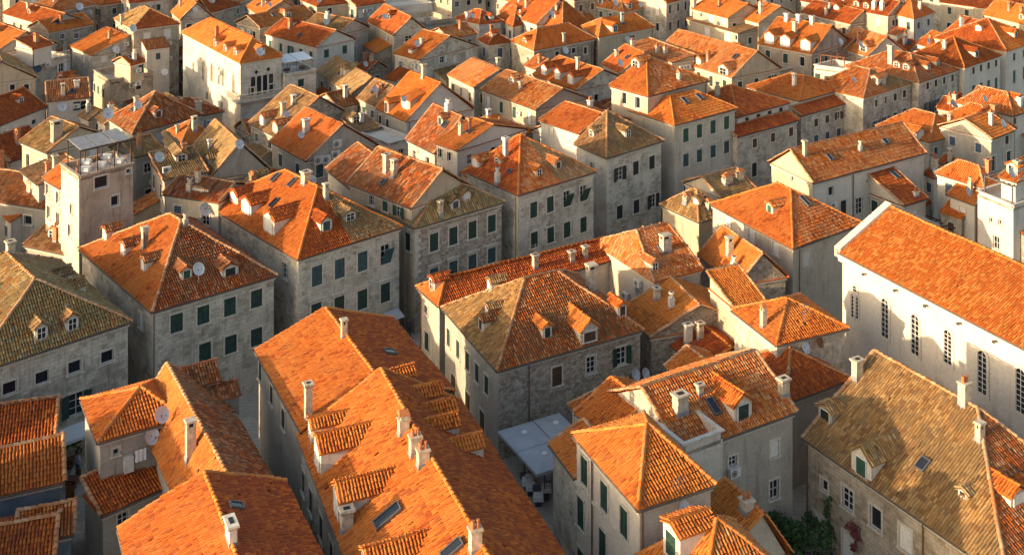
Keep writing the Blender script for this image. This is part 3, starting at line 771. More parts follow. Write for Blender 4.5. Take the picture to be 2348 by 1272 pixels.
        if 'dormer' not in has and rnd.random() < .4 and s.roof != 'flat':
            k = rnd.choice(vis); s.dormer(k, pt(k), rnd.uniform(.9, 1.4), rnd.uniform(.7, 1.0), rnd.choice('SPGG'), rnd.choice(('green', 'brown', 'teal')))
        if 'skylight' not in has and rnd.random() < .35 and s.roof != 'flat': k = rnd.choice(vis); s.skylight(k, pt(k), .6, .9)
        if 'satellite_dish' not in has and rnd.random() < .4: k = rnd.choice(vis); s.dish(k, pt(k), rnd.uniform(.38, .55), .8)
        if 'antenna' not in has and rnd.random() < .25: k = rnd.choice(vis); s.antenna(k, pt(k), rnd.uniform(1.4, 2.4))
        if 'air_conditioner' not in has and rnd.random() < .4:
            for _ in range(rnd.choice((1, 2))):
                sd = rnd.choice('AAB'); o, e, Ln, n = s.W[sd]; p = o + e * rnd.uniform(.15, .85) * Ln; s.ac(sd, proj(V((p.x, p.y, s.z - rnd.choice((1.0, 2.9, 3.3)))) + n * 0))
        if rnd.random() < .5: o, e, Ln, n = s.W['A']; p = o + e * (Ln * rnd.choice((.04, .96))); s.pipe('A', proj(V((p.x, p.y, s.z - 1))), mat=rnd.choice(('gutter', 'copper')))
    def annex(s, side, f0, f1, drop, dep, rnd):
        """a small lean-to against a wall, with its own tiled roof"""
        o, e, Ln, n = s.W[side]; a = V((o.x, o.y, 0)) + e * (Ln * f0); w = Ln * (f1 - f0); zt = s.z - drop; zl = zt - dep * .42
        p = [a, a + e * w, a + e * w + n * dep, a + n * dep]; b = MB(); q = lambda i, z: V((p[i].x, p[i].y, z))
        b.face([q(3, 0), q(2, 0), q(2, zl), q(3, zl)], 0, [(0, 0), (w, 0), (w, zl), (0, zl)])
        b.face([q(2, 0), q(1, 0), q(1, zt), q(2, zl)], 0, [(0, 0), (dep, 0), (dep, zt), (0, zl)]); b.face([q(0, 0), q(3, 0), q(3, zl), q(0, zt)], 0, [(0, 0), (dep, 0), (dep, zl), (0, zt)])
        c = a + e * w / 2 + n * dep; t_ = .75; b.box(V((c.x, c.y, zl - 1.9)) - e * .42 + n * .01, e * .84, n * .05, Z1 * 1.1, 1); b.box(V((c.x, c.y, zl - 1.85)) - e * .36 + n * .06, e * .72, n * .012, Z1 * 1.0, 2)
        ob = s.part('annex', b, [rnd.choice(('plaster', 'stone', 'plaster_white', 'plaster_grey', 'plaster_yellow', 'stone_brown')), 'frame', rnd.choice(('glass', 'green', 'brown', 'teal'))])
        k = .15; sl = .42; poly = [q(3, zl) + n * k - Z1 * k * sl - e * k, q(2, zl) + n * k - Z1 * k * sl + e * k, q(1, zt) + e * k, q(0, zt) - e * k]
        tl = rnd.choice(('tile_red', 'tile_mix', 'tile_brown', 'tile_ochre', 'tile_orange')); r = MB(); r.face(poly); r.face([x - Z1 * .08 for x in poly[:2]] + poly[1::-1])
        s.part('annex_roof', r, [tl], ob); P, Fc, _ = tile_arrays(poly, .24, s.ex, s.K); me = np_mesh('annex_tiles', [(P, Fc, 0)], [tl], s.base); o2 = link('annex_tiles', me, ob, kind='stuff'); o2.color = s.tint
# ---------------------------------------------------------------- ground
g = MB(); g.face([(-500, 15, 0), (500, 15, 0), (500, 700, 0), (-500, 700, 0)], 0, [(-500, 15), (500, 15), (500, 700), (-500, 700)])
link('ground', g.mesh('ground', ['paving']), kind='structure')
# ---------------------------------------------------------------- houses along the street (facing right and front)
Hs = House
M0 = Hs('stone house with mossy ochre hip roof and two arched dormers at the left edge', 'F', (-70, 860), (302, 738), 15, 9.5, ridge=(80, 642), tile='tile_ochre',
        wa=[(22, 889, 246, 817, 4, 1.0, .95, 'D', 'blue'), (-40, 975, 175, 925, 3, 1.15, 1.7, 'OSO', 'green')])
for q in ((95, 778), (166, 757)): M0.dormer('A', q, .95, .95, 'G', rh=.35)
M0.chimney('B', (24, 585), .7, .7, 1.1, 0); M0.chimney('B', (50, 562), .8, .6, 1.1, 2, 'chimney_brick')
for q in ((160, 640), (190, 668)): M0.dormer('R', q, 1.2, .8, 'G')
M1 = Hs('stone house with brown-orange hip roof, three dormers on its left slope, beside the pink tower', 'F', (349, 717), (636, 632), (181, 572), 9.5, ridge=(415, 508), tile='tile_brown', tile2=('B', 'tile_orange'),
        wa=[(405, 740, 588, 684, 4, 1.05, 1.5, 'S', 'green'), (470, 806, 588, 772, 3, 1.05, 1.5, 'SSS', 'green')], wb=[(323, 735, 323, 735, 1, .8, 1.2, 'P', 'green')])
for q in ((240, 551), (282, 586), (328, 622)): M1.dormer('B', q, .95, 1.0, 'P', rh=.3)
M1.dormer('A', (428, 640), .95, .8, 'S', 'green2', rh=.3); M1.dormer('A', (528, 634), 1.5, .8, 'S', 'black', rh=.35)
M1.dish('A', (456, 616), .5, .8); M1.pipe('A', (352, 730), mat='copper')
M1.chimney('B', (352, 470), .6, .5, 1.7, 1); M1.chimney('B', (330, 445), .5, .5, 1.4, 1); M1.chimney('B', (365, 485), .5, .5, 1.5, 1); M1.chimney('B', (425, 515), .5, .5, .6, 3)
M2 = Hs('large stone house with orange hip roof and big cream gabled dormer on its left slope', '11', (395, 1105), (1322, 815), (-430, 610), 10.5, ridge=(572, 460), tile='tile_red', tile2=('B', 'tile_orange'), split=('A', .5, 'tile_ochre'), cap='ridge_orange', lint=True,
        wa=[(565, 1240, 1170, 1050, 4, 1.05, 1.75, 'SSSH', 'teal'), (560, 1570, 1170, 1390, 4, 1.05, 1.75, 'S', 'green')], wb=[(285, 1200, 285, 1200, 1, .9, 1.4, 'G', 'green')])
M2.dormer('B', (140, 870), 2.0, 1.5, 'P', rh=.6); M2.dormer('B', (-60, 700), 1.9, 1.2, 'P', rh=.5); M2.dormer('B', (-170, 610), 1.6, 1.0, 'P')
M2.dormer('A', (650, 850), 1.2, 1.0, 'S', 'teal', rh=.4); M2.dormer('A', (860, 755), 1.3, .7, 'G', wall='plaster_grey', tile='tile_ochre')
for q in ((120, 350), (205, 385), (355, 430), (-250, 335)): M2.skylight('B', q, .6, 1.1)
M2.chimney('B', (470, 420), .9, .8, 1.0, 0); M2.dish('B', (525, 395), .45, 1.3); M2.chimney('A', (645, 560), .5, .5, 1.2, 1); M2.pipe('A', (1340, 900))
M2b = Hs('rubble stone house with weathered ochre roof and green shutters, in the middle of the row', '11', (1430, 825), (2225, 590), (985, 612), 10, ridge=(1690, 372), tile='tile_ochre', wall='rubble', wallb='plaster_yellow', lint=True,
         wa=[(1600, 945, 2110, 780, 4, 1.0, 1.7, 'S', 'green'), (1600, 1240, 2110, 1060, 4, 1.0, 1.5, 'S', 'teal')], wb=[(1370, 940, 1370, 940, 1, .8, 1.7, 'S', 'green')])
M2b.dormer('A', (1790, 660), 1.1, .9, 'S', 'teal'); M2b.chimney('A', (1655, 700), .5, .5, 1.1, 1); M2b.dormer('A', (1890, 580), 1.0, .8, 'P')
M2c = Hs('house with big brown weathered roof and ridge chimneys, behind the rubble stone house', '11', (1400, 652), 8.5, (830, 425), 11.6, 'gable', ridge=(1680, 312), tile='tile_mix', wall='plaster_yellow', tile2=('B', 'tile_brown'),
         wb=[(1050, 560, 1290, 670, 3, .8, 1.1, 'GSO', 'green2')])
M2c.chimney('B', (1180, 330), .7, .6, 1.9, 0); M2c.chimney('B', (1455, 215), .6, .6, 1.6, 1); M2c.chimney('B', (1400, 190), .7, .5, .9, 2); M2c.skylight('B', (1160, 425), .5, .8)
M2d = Hs('house with brown ridged roof running up to air-conditioner wall, left of the chimneyed brown roof', '11', (960, 560), 7.5, (640, 300), 10.2, 'gable', h=2.2, tile='tile_brown', wall='plaster')
M3 = Hs('pale stone house with orange and ochre hip roof and two white dormers, mid row', '21', (110, 533), (800, 325), 9, 10.5, ridge=(130, 5), tile='tile_mix', tile2=('B', 'tile_red'), split=('A', .52, 'tile_ochre'), cap='ridge_orange',
        wa=[(245, 660, 685, 510, 4, .95, 1.6, 'SSHH', 'green'), (250, 925, 685, 790, 4, .95, 1.6, 'S', 'green')])
M3.dormer('A', (295, 365), .85, .75, 'G'); M3.dormer('A', (462, 300), .95, .8, 'S', 'brown'); M3.skylight('B', (40, 330), .5, .5); M3.pipe('A', (82, 700))
M3.dormer('B', (-75, 260), 1.0, .7, 'G'); M3.dormer('B', (-270, 290), 1.3, .9, 'P'); M3.chimney('B', (-75, 430), .55, .55, 1.4, 3, 'chimney_white')
M3.chimney('B', (-50, -60), .55, .5, 2.4, 0, 'chimney_white'); M3.chimney('B', (-280, -85), .5, .5, 2.2, 0, 'chimney_white')
M4 = Hs('stone house with mossy ochre hip roof, dark shutters folded open, right of centre', '21', (890, 208), (1395, 50), (600, 80), 10.6, ridge=(895, -210), tile='tile_ochre', tile2=('B', 'tile_gold'), wallb='stone_white',
        wa=[(1005, 340, 1290, 240, 3, .95, 1.5, 'OSS', 'black'), (1005, 680, 1300, 580, 3, .95, 1.5, 'SSO', 'black')], wb=[(760, 270, 760, 270, 1, .7, .7, 'G', 'black')])
M4.dormer('A', (1080, 25), 1.0, .9, 'G', tile='tile_gold'); M4.dormer('B', (755, 15), .9, .8, 'G')
M4b = Hs('white walled house with bright mottled gable roof behind the mossy hip roof', '20', (650, 1187), 8, (288, 1066), 11.6, 'gable', ridge=(885, 1015), tile='tile_orange', wall='plaster_white', wb=[(400, 1140, 540, 1195, 2, .7, 1.0, 'P', 'green')])
M4b.chimney('B', (745, 960), .7, .6, 1.1, 2, 'chimney_white')
M5 = Hs('tall cream house with orange roof and four columns of green shutters', '20', (1490, 1110), (2045, 962), 8, 11.8, rd='A', ridge=(1452, 855), tile='tile_orange', wall='plaster', cap='ridge_orange', lint=True,
        wa=[(1590, 1195, 1950, 1085, 4, .95, 1.6, 'S', 'green2'), (1590, 1415, 1950, 1300, 4, .95, 1.5, 'S', 'teal'), (1595, 1700, 1955, 1560, 4, .95, 1.8, 'SSOS', 'blue')])
M5.skylight('A', (1580, 900)); M5.skylight('A', (1710, 868))
M5b = Hs('house with tall orange pyramid roof and two lit windows above the tall cream house', '20', (1255, 857), (1805, 714), (912, 762), 14.2, ridge=(1245, 508), tile='tile_mix', tile2=('B', 'tile_orange'), wall='plaster_yellow', cap='ridge_orange',
         wb=[(1045, 870, 1165, 910, 2, .8, 1.4, 'DD', 'brown')])
def setback(label1, label2, t, c, r, l, z, cu, ru, lu, zu, ridge, wins_up, wins_lo, wall, tile='tile_red'):
    a = Hs(label1, t, cu, ru, lu, zu, ridge=ridge, tile=tile, wall=wall, wa=wins_up, cap='ridge_orange')
    b = Hs(label2, t, c, r, 1.8, z, 'shed', 'A', h=.75, tile='tile_red', wall='stone', wa=wins_lo)
    return a, b
M6, M6s = setback('white upper house with plain red hip roof beside the tall cream house', 'lower stone front with narrow red lean-to roof below the plain red hip roof', '20', (2045, 1215), (2595, 1065), None, 8.6,
                  (2050, 1040), (2517, 908), 8.5, 10.35, (1990, 760), [(2130, 1075, 2430, 975, 4, .75, 1.1, 'S', 'black')], [(2200, 1265, 2520, 1165, 3, .8, 1.1, 'S', 'brown'), (2195, 1500, 2520, 1400, 3, .9, 1.7, 'S', 'black')], 'plaster_white')
M7, M7s = setback('house with smooth orange hip roof over a band of white and dark windows', 'lower stone front with narrow red lean-to roof below the smooth orange hip roof', '30', (345, 1030), (845, 885), None, 8.6,
                  (330, 897), (775, 772), 9, 9.9, (372, 680), [(405, 915, 700, 825, 4, .8, 1.1, 'S', 'black')], [(475, 1085, 770, 990, 4, .8, 1.0, 'SSOS', 'brown'), (475, 1255, 675, 1195, 3, .9, 1.8, 'S', 'blue')], 'plaster_white', 'tile_orange')
M8 = Hs('pale stone house with two-coloured hip roof and open blue-shuttered windows in the right half', '30', (895, 870), (1330, 735), 8, 10, ridge=(955, 620), tile='tile_mix', tile2=('B', 'tile_mix'), split=('A', .45, 'tile_ochre'),
        wa=[(1010, 915, 1255, 830, 4, .8, 1.0, 'DDSS', 'black'), (1005, 1130, 1255, 1020, 4, .9, 1.9, 'OOSS', 'blue')])
M8.dormer('B', (990, 735), 1.1, .8, 'S', 'brown'); M8.dormer('A', (1085, 700), 1.1, .9, 'D')
M9 = Hs('pale stone house with mottled roof and a row of small white dormers, right side', '30', (1385, 735), (1745, 617), 12, 10.2, ridge=(1310, 480), tile='tile_brown', tile2=('B', 'tile_mix'),
        wa=[(1460, 760, 1680, 690, 4, .75, .95, 'S', 'black'), (1455, 960, 1680, 880, 4, .9, 1.7, 'OOSS', 'blue')])
for f_, q in (('B', (1185, 600)), ('B', (1270, 620)), ('A', (1470, 620)), ('A', (1550, 585))): M9.dormer(f_, q, 1.0, .8, 'G')
M9.chimney('B', (1325, 430), .9, .8, 2.8, 0)
M10 = Hs('white walled house with plain red roof and one lit dormer near the right edge', '30', (1790, 602), (2120, 490), 9, 10.5, ridge=(1690, 330), tile='tile_red', wall='plaster_white', cap='ridge_orange',
         wa=[(1865, 625, 2065, 560, 4, .75, .95, 'S', 'black'), (1865, 810, 2065, 740, 4, .85, 1.8, 'S', 'teal')])
M10.dormer('A', (1895, 510), 1.2, 1.0, 'S', 'black'); M10.chimney('B', (1620, 270), .6, .6, 1.2, 3, 'chimney_white'); M10.chimney('B', (1705, 300), .6, .5, 1.0, 0, 'chimney_white')
M11 = Hs('house with broad brownish red hip roof at the right edge of the row', '30', (2160, 457), (2480, 350), 12, 10.8, ridge=(1995, 170), tile='tile_orange', tile2=('B', 'tile_red'), wall='plaster_white',
         wa=[(2225, 505, 2400, 445, 3, .8, 1.1, 'S', 'teal'), (2225, 680, 2400, 610, 3, .9, 1.9, 'S', 'blue')])
M11.dormer('A', (2240, 340), 1.2, 1.0, 'S', 'teal'); M11.dormer('B', (1790, 230), 1.0, .9, 'P')
# ---------------------------------------------------------------- front quarter
F1 = Hs('rubble stone house with golden brown hip roof and three dormers, in front centre', 'F', (1140, 852), (1476, 757), (1013, 705), 7, rd='A', ridge=(1203, 640), tile='tile_brown', tile2=('B', 'tile_gold'), wall='rubble', wallb='plaster_grey',
        wa=[(1277, 862, 1277, 862, 1, .9, 1.5, 'S', 'brown'), (1355, 836, 1355, 836, 1, .85, 1.35, 'G', 'green'), (1425, 815, 1425, 815, 1, .9, 1.45, 'O', 'green')],
        wb=[(1029, 773, 1116, 882, 5, .75, 1.45, 'S', 'green'), (1040, 888, 1106, 972, 3, 1.0, 2.1, 'X', 'brown')])
F1.dormer('A', (1255, 776), .85, .95, 'S', 'green', tile='tile_orange'); F1.dormer('A', (1352, 790), 1.6, 1.3, 'S', 'brown', wall='stone', tile='tile_orange', rh=.7, ww=1.1, whh=.75); F1.dormer('A', (1427, 726), .85, .95, 'S', 'brown', tile='tile_orange')
F1.dormer('B', (1103, 757), .95, .95, 'S', 'black')
for q in ((1122, 668), (1187, 640)): F1.dormer('B', q, .8, .9, 'P', tile='tile_gold')
F1.chimney('R', (1424, 672), 1.0, .8, 2.3, 1); F1.pipe('A', (1212, 880), mat='copper'); F1.dish('wA', (1451, 852), .45); F1.dish('wA', (1474, 850), .42)
F1.dish('R', (1464, 668), .4, .9); F1.dish('R', (1485, 656), .4, .9)
F2 = Hs('long red roof with small sunlit left hip end, behind the golden brown hip roof', 'F', (1005, 703), 21, (955, 659), 6.8, rd='A', ridge=(1022, 637), tile='tile_red', tile2=('B', 'tile_orange'), wall='plaster', cap='ridge_orange',
        wb=[(978, 710, 978, 710, 1, .6, .7, 'G', 'green'), (979, 782, 979, 782, 1, .8, 1.6, 'S', 'green')])
F2.chimney('A', (1311, 600), .6, .5, .9, 0); F2.chimney('A', (1342, 588), .5, .5, .9, 0); F2.chimney('K', (1200, 590), .6, .5, 1.2, 0); F2.antenna('A', (1216, 585), 2.2); F2.pipe('B', (966, 690), mat='copper')
FR1 = Hs('house with plain orange-brown roof and narrow dormer, right of the tall lit chimney', 'F', (1500, 648), (1613, 618), 10, 7.6, 'hip', 'A', h=2.5, e1=.3, e2=.05, tile='tile_mix', wall='plaster', gut=False)
FR1.dormer('A', (1502, 622), .8, .8, 'G'); FR1.skylight('A', (1517, 575), .6, 1.0); FR1.chimney('A', (1440, 522), 1.1, .8, 1.4, 1)
FR2 = Hs('rubble gabled house with bright orange left slope in shadow of the white house', 'F', (1690, 655), 8, (1600, 585), 7.0, 'gable', ridge=(1750, 583), tile='tile_orange', wall='rubble')
FR2.chimney('B', (1683, 625), .6, .5, 1.2, 3, 'chimney_white'); FR2.chimney('B', (1670, 640), .7, .6, 1.5, 1)
FR3 = Hs('low house with wide brown-orange roof next to twin dishes of the rubble house', '22', (1275, 598), 8.6, (1030, 330), 5.6, 'gable', ridge=(1715, 310), tile='tile_orange', wall='rubble')
FR4 = Hs('low dull brown roof split by a long ridge, between rubble house and ashlar house', '22', (1700, 880), 6.4, (1365, 585), 4.6, 'gable', h=1.1, tile='tile_red', wall='plaster_grey', cap='ridge_orange')
FP = Hs('ashlar house with orange pyramid roof below the white church wall', '32', (125, 665), (765, 515), (-277, 350), 9.0, ridge=(225, 258), tile='tile_orange', wall='ashlar', cap='ridge_orange', wb=[(55, 760, 55, 760, 1, .9, 1.1, 'P', 'green')])
FP.chimney('B', (10, 500), .5, .5, 1.5, 4); FP.antenna('A', (455, 590), 1.6); FP.dish('wA', (355, 655), .45); FP.dish('wA', (480, 610), .4, col='rust')
FP2 = Hs('tiny orange lean-to roofed house behind the ashlar pyramid roofed house', '22', (2020, 345), (2313, 290), 4.5, 8.4, 'shed', 'A', h=1.3, tile='tile_orange', wall='plaster_yellow')
FR7 = Hs('white plastered house with bright orange hip roof and one green-windowed dormer, left of the church', '31', (270, 1008), (885, 785), (-463, 612), 9.3, ridge=(255, 488), tile='tile_mix', tile2=('B', 'tile_orange'), wall='plaster', cap='ridge_orange',
         wb=[(-305, 760, 120, 1000, 3, .9, 1.3, 'P', 'green')], wa=[(390, 1090, 390, 1090, 1, .9, 1.3, 'P', 'green')])
FR7.dormer('B', (65, 690), .95, .85, 'S', 'green2'); FR7.skylight('A', (375, 595), .55, 1.3); FR7.pipe('A', (322, 1100))
FX6 = Hs('small house with gold-ochre hipped roof tucked behind the white plastered hip-roofed house', '21', (1705, 775), (1990, 690), 6, 6.6, e1=.45, h=2.0, tile='tile_gold', wall='plaster_yellow')
FX6.chimney('B', (1800, 480), .9, .7, .6, 4); FX6.chimney('A', (1880, 540), .7, .6, .7, 4); FX6.dormer('B', (1680, 615), .9, .6, 'P', tile='tile_gold')
FX7 = Hs('narrow ochre ridge roof with row of chimneys in front of the tall cream house', '21', (1900, 560), (2210, 470), 6, 6.8, 'gable', 'A', h=1.4, tile='tile_ochre', wall='plaster')
for q, st in (((1945, 440), 4), ((2070, 395), 4), ((2255, 330), 4)): FX7.chimney('A', q, .9, .7, .8, st)
# church: long white nave with arched windows
CH = Hs('long white church with bright orange tiled roof and tall arched windows at the right edge', 'F', (2560, 910), 12, (1920, 578), 11.2, 'gable', h=2.9, tile='tile_mix', tile2=('B', 'tile_church'), wall='plaster_white', name='church', cat='church', cap='ridge_orange', ov=.3, near=False, cornice=False)
# gold roofed hip building at bottom right
GB = Hs('big stone building with gold-ochre roof, cream dormer and chimneys at bottom right', 'F', (2310, 1330), 11, (1840, 1004), 6.7, m=.64, e1=.46, e2=0, h=4.2, tile='tile_gold', tile2=('A', 'tile_brown'), wall='stone_brown', near=True,
        wb=[(1891, 1112, 1891, 1112, 1, .6, .8, 'D', 'brown'), (1944, 1143, 1944, 1143, 1, .95, 1.4, 'G', 'brown'), (2008, 1187, 2008, 1187, 1, .95, 1.4, 'D', 'green'), (2076, 1235, 2076, 1235, 1, .95, 1.5, 'P', 'green'), (1880, 1215, 1880, 1215, 1, 1.0, 2.1, 'P', 'green'), (1945, 1262, 1945, 1262, 1, 1.0, 2.1, 'P', 'green')])
GB.dormer('B', (1975, 1093), 1.7, 1.3, 'S', 'green2', tile='tile_ochre', rh=.7, ww=.8); GB.dormer('B', (2208, 1138), .7, .35, 'S', 'black', tile='tile_ochre', wall='plaster_grey'); GB.dormer('B', (1892, 965), 1.3, .8, 'S', 'black', tile='tile_ochre', wall='plaster_grey')
GB.skylight('B', (2118, 1068), .7, .9); GB.chimney('B', (2212, 925), .8, .7, 1.6, 2); GB.chimney('B', (2247, 1008), .6, .5, .9, 1); GB.chimney('B', (1966, 866), .8, .6, 1.3, 0); GB.pipe('B', (2118, 1240), mat='copper'); GB.pipe('B', (1853, 1050))
GB.dormer('A', (2335, 1160), 1.4, .8, 'P', tile='tile_orange')
FW = Hs('tall cream house with bright orange hip roof and dark green shutters at bottom centre right', '23', (1170, 880), (1855, 655), (585, 210), 11, rd='A', ridge=(1245, 130), tile='tile_orange', wall='plaster_white', cap='ridge_orange', near=True,
        wb=[(695, 530, 1045, 985, 3, .9, 1.7, 'S', 'green'), (535, 740, 855, 1190, 3, .9, 1.9, 'S', 'green'), (530, 1180, 700, 1420, 2, .9, 1.9, 'S', 'green')])
o, e, Ln, nn = FW.W['B']; zz = hitplane(1318, 1100, o, nn).z; b = MB(); b.box(V((o.x, o.y, zz)), e * (Ln + .1), nn * .14, Z1 * .16); b.box(V((o.x, o.y, zz - .14)), e * (Ln + .05), nn * .08, Z1 * .138); FW.part('string_course', b, ['trim'])
FW.pipe('B', (772, 500), mat='copper'); FW.pipe('A', (1200, 900), mat='copper'); FW.dish('wA', (1545, 820), .42); FW.antenna('A', (1530, 740), 1.0)
FWs = Hs('brown lean-to roofed end of stone wall beside the square café awnings', '23', (608, 600), 2.6, (378, 292), 8, 'shed', 'B', h=1.0, tile='tile_orange', wall='stone')
FW2 = Hs('orange gabled house with round chimney behind dish of tall cream house', 'F', (1593, 1353), 7, (1508, 1261), 5.6, 'gable', m=.71, h=2.9, tile='tile_orange', wall='plaster', cap='ridge_orange', near=True)
FW2.chimney('B', (1712, 1172), .8, .8, .8, 2)
FW3 = Hs('small house with bright orange hip roof and white dormer cut by bottom edge', 'F', (1598, 1451), (1844, 1349), (1450, 1284), 8.7, ridge=(1643, 1190), tile='tile_mix', tile2=('B', 'tile_orange'), wall='plaster', cap='ridge_orange', near=True)
FW3.dormer('B', (1540, 1290), 1.6, 1.9, 'S', 'green', tile='tile_orange', rh=.3)
FM = Hs('grey walled house with orange-brown roof, large dormer and white chimney block', 'F', (1560, 1042), (1828, 944), 8.4, 8.9, 'gable', 'A', h=2.3, tile='tile_mix', wall='plaster_grey',
         wa=[(1776, 1028, 1776, 1028, 1, .75, 1.1, 'P', 'green'), (1775, 1121, 1775, 1121, 1, .8, 1.3, 'G', 'green'), (1680, 1056, 1680, 1056, 1, .7, .7, 'G', 'green')])
FM.dormer('A', (1704, 965), 1.5, 1.2, 'S', 'green', rh=.6, tile='tile_orange'); FM.skylight('A', (1634, 935), .6, 1.2); FM.chimney('A', (1560, 945), 1.05, .8, 1.2, 0); FM.ac('A', (1679, 1078)); FM.chimney('R', (1797, 905), .8, .6, 1.1, 0)
FM.chimney('A', (1605, 905), .5, .4, .6, 0)
FMt = Hs('white walled roof terrace sunk into the slope behind the tall cream house', 'F', (1566, 1043), (1668, 1005), 3.6, 9.5, 'flat', wall='plaster_white', parapet=.45)
FM3 = Hs('low house with lit orange gable slope beside the café awnings', 'F', (1393, 1007), 6.5, (1317, 947), 8.0, 'gable', h=1.5, tile='tile_orange', wall='plaster', cap='ridge_orange')
FM2 = Hs('small brown pyramid roof below the twin wall dishes', 'F', (1385, 985), 6, (1303, 930), 5.5, 'pyr', h=1.7, tile='tile_orange', wall='plaster')
FM4 = Hs('house with brown roof and small dark skylight tucked under the ashlar wall', '32', (200, 1180), (790, 960), 6.5, 6.6, 'hip', e1=.45, h=1.8, tile='tile_red', wall='plaster_grey')
FM5 = Hs('small lit orange roofed wing with ventilator box in its gable', '22', (1600, 1010), 4.4, (1400, 850), 5.6, 'gable', h=1.1, tile='tile_orange', wall='plaster_yellow')
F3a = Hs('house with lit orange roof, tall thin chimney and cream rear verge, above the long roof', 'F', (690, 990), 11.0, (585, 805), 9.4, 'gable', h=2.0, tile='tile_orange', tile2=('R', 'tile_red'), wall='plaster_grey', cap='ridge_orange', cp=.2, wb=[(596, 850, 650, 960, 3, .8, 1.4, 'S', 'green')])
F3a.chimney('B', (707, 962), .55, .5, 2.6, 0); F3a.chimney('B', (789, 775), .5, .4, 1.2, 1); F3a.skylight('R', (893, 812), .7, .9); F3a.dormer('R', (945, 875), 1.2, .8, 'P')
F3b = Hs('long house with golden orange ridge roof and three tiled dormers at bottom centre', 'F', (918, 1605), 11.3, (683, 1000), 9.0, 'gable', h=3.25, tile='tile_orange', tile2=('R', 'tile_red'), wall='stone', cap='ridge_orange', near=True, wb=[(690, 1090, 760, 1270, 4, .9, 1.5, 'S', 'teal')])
for q, w in (((728, 1072), 1.9), ((772, 1188), 1.7), ((838, 1345), 1.8)): F3b.dormer('B', q, w, 1.5, 'P', rh=.55)
F3b.dormer('B', (712, 1012), 1.1, 1.2, 'P')
F3b.skylight('B', (892, 1188), .8, 1.7); F3b.skylight('B', (1040, 1265), .7, 1.3)
F3b.chimney('B', (925, 995), .75, .6, 1.1, 4); F3b.chimney('B', (952, 1040), .8, .6, 1.2, 2); F3b.chimney('B', (970, 1065), .8, .6, 1.0, 2); F3b.chimney('B', (1090, 1262), .7, .6, 1.3, 2); F3b.dish('B', (794, 1166), .4, .5); F3b.chimney('B', (795, 1215), .8, .6, 1.2, 0)
for q in ((1010, 920), (1040, 958), (1045, 992), (1100, 1040)): F3b.dormer('R', q, 1.3, .9, 'P')
BL1 = Hs('grey walled house with striped orange hip roof and laundry terrace, lower left', 'F', (223, 1016), (420, 957), (186, 918), 9.2, rd='A', ridge=(319, 891), tile='tile_orange', wall='plaster_grey', cap='ridge_orange', near=True,
        wa=[(266, 1035, 266, 1035, 1, .4, .45, 'D', 'green'), (368, 1003, 368, 1003, 1, .8, 1.3, 'D', 'green')])
BL1.dish('wA', (345, 992), .5); BL1.dish('A', (372, 950), .5, .8)
BL1b = Hs('long house with pink-brown ridge roof and tan left slope, lower left', 'F', (467, 1284), (692, 1208), (315, 949), 7.8, 'gable', m=.35, h=3.0, tile='tile_brown', wall='plaster_grey', tile2=('B', 'tile_orange'), near=True)
BL1b.chimney('B', (437, 1050), .7, .6, 2.4, 1); BL1b.dormer('R', (480, 850), 2.6, 1.3, 'P', tile='tile_brown'); BL1b.dormer('R', (540, 930), 1.8, 1.3, 'P', tile='tile_brown', wall='plaster_grey')
BL1c = Hs('dark red lean-to roof below the grey laundry wall', '03', (895, 935), (1640, 600), 3.2, 5.8, 'shed', 'A', h=1.0, tile='tile_red', wall='plaster_grey', wa=[(1085, 950, 1085, 950, 1, .7, .8, 'G', 'green')])
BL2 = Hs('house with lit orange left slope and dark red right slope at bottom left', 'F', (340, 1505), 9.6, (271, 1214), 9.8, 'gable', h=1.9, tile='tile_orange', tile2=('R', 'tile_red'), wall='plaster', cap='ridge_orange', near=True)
BL2.skylight('R', (540, 1166), .6, .8); BL2.chimney('R', (530, 1240), .5, 1.2, 1.0, 0, 'chimney_white')
BL0 = Hs('low house with bright striped roof over a grey-blue wall at the left edge', '03', (-420, 850), (572, 627), 5.5, 7.2, 'gable', 'A', h=1.5, tile='tile_orange', wall='tarblue', cap='ridge_pale', near=True)
BL0b = Hs('house with dark red roof and chimney shaft at the left edge, above the striped roof', '03', (-300, 390), (490, 262), 5.5, 6.4, 'gable', 'A', h=1.6, tile='tile_red', wall='plaster_grey', near=True)
BL0c = Hs('small tan gable roof over a blue wall beside the alley, bottom left', '03', (130, 1195), (652, 1092), 3.4, 6.2, 'gable', 'A', h=1.0, tile='tile_mix', wall='tarblue', near=True)
BL0d = Hs('red roofed house cut by the bottom left corner', '03', (-260, 1420), (480, 1290), 4.5, 6.6, 'gable', 'A', h=1.0, tile='tile_red', wall='tarblue', near=True)
TW = Hs('pink plastered tower house with glazed roof restaurant', '01', (685, 390), (1205, 262), (513, 268), 15.6, 'flat', wall='plaster_pink', wallb='ashlar', name='tower_house', parapet=.1,
        wa=[(895, 415, 895, 415, 1, 1.3, 1.1, 'D', 'teal'), (1015, 580, 1015, 580, 1, .75, .95, 'D', 'blue'), (1135, 318, 1135, 318, 1, .45, .4, 'D', 'blue')], wb=[(630, 650, 630, 650, 1, .55, .9, 'D', 'blue'), (615, 840, 615, 840, 1, .7, 1.1, 'D', 'blue')])
TWb = Hs('narrow stone house with plain orange roof against the left side of the pink tower', '01', (530, 475), 5, (375, 385), 13.2, 'gable', h=1.3, tile='tile_orange', wall='stone', wb=[(405, 465, 510, 550, 2, .6, 1.1, 'D', 'blue'), (430, 680, 512, 740, 2, .7, 1.2, 'D', 'blue')])

plain('ashlar_block', (.50, .44, .355), .9, var=.4, scale=1.6)
FP.blocks('A', zmin=4.2); FP.blocks('B', zmin=5.4)
for x in (M1, M2, M3, M4, M2b): x.quoins()
AUTO = True; N0 = len(HOUSES)
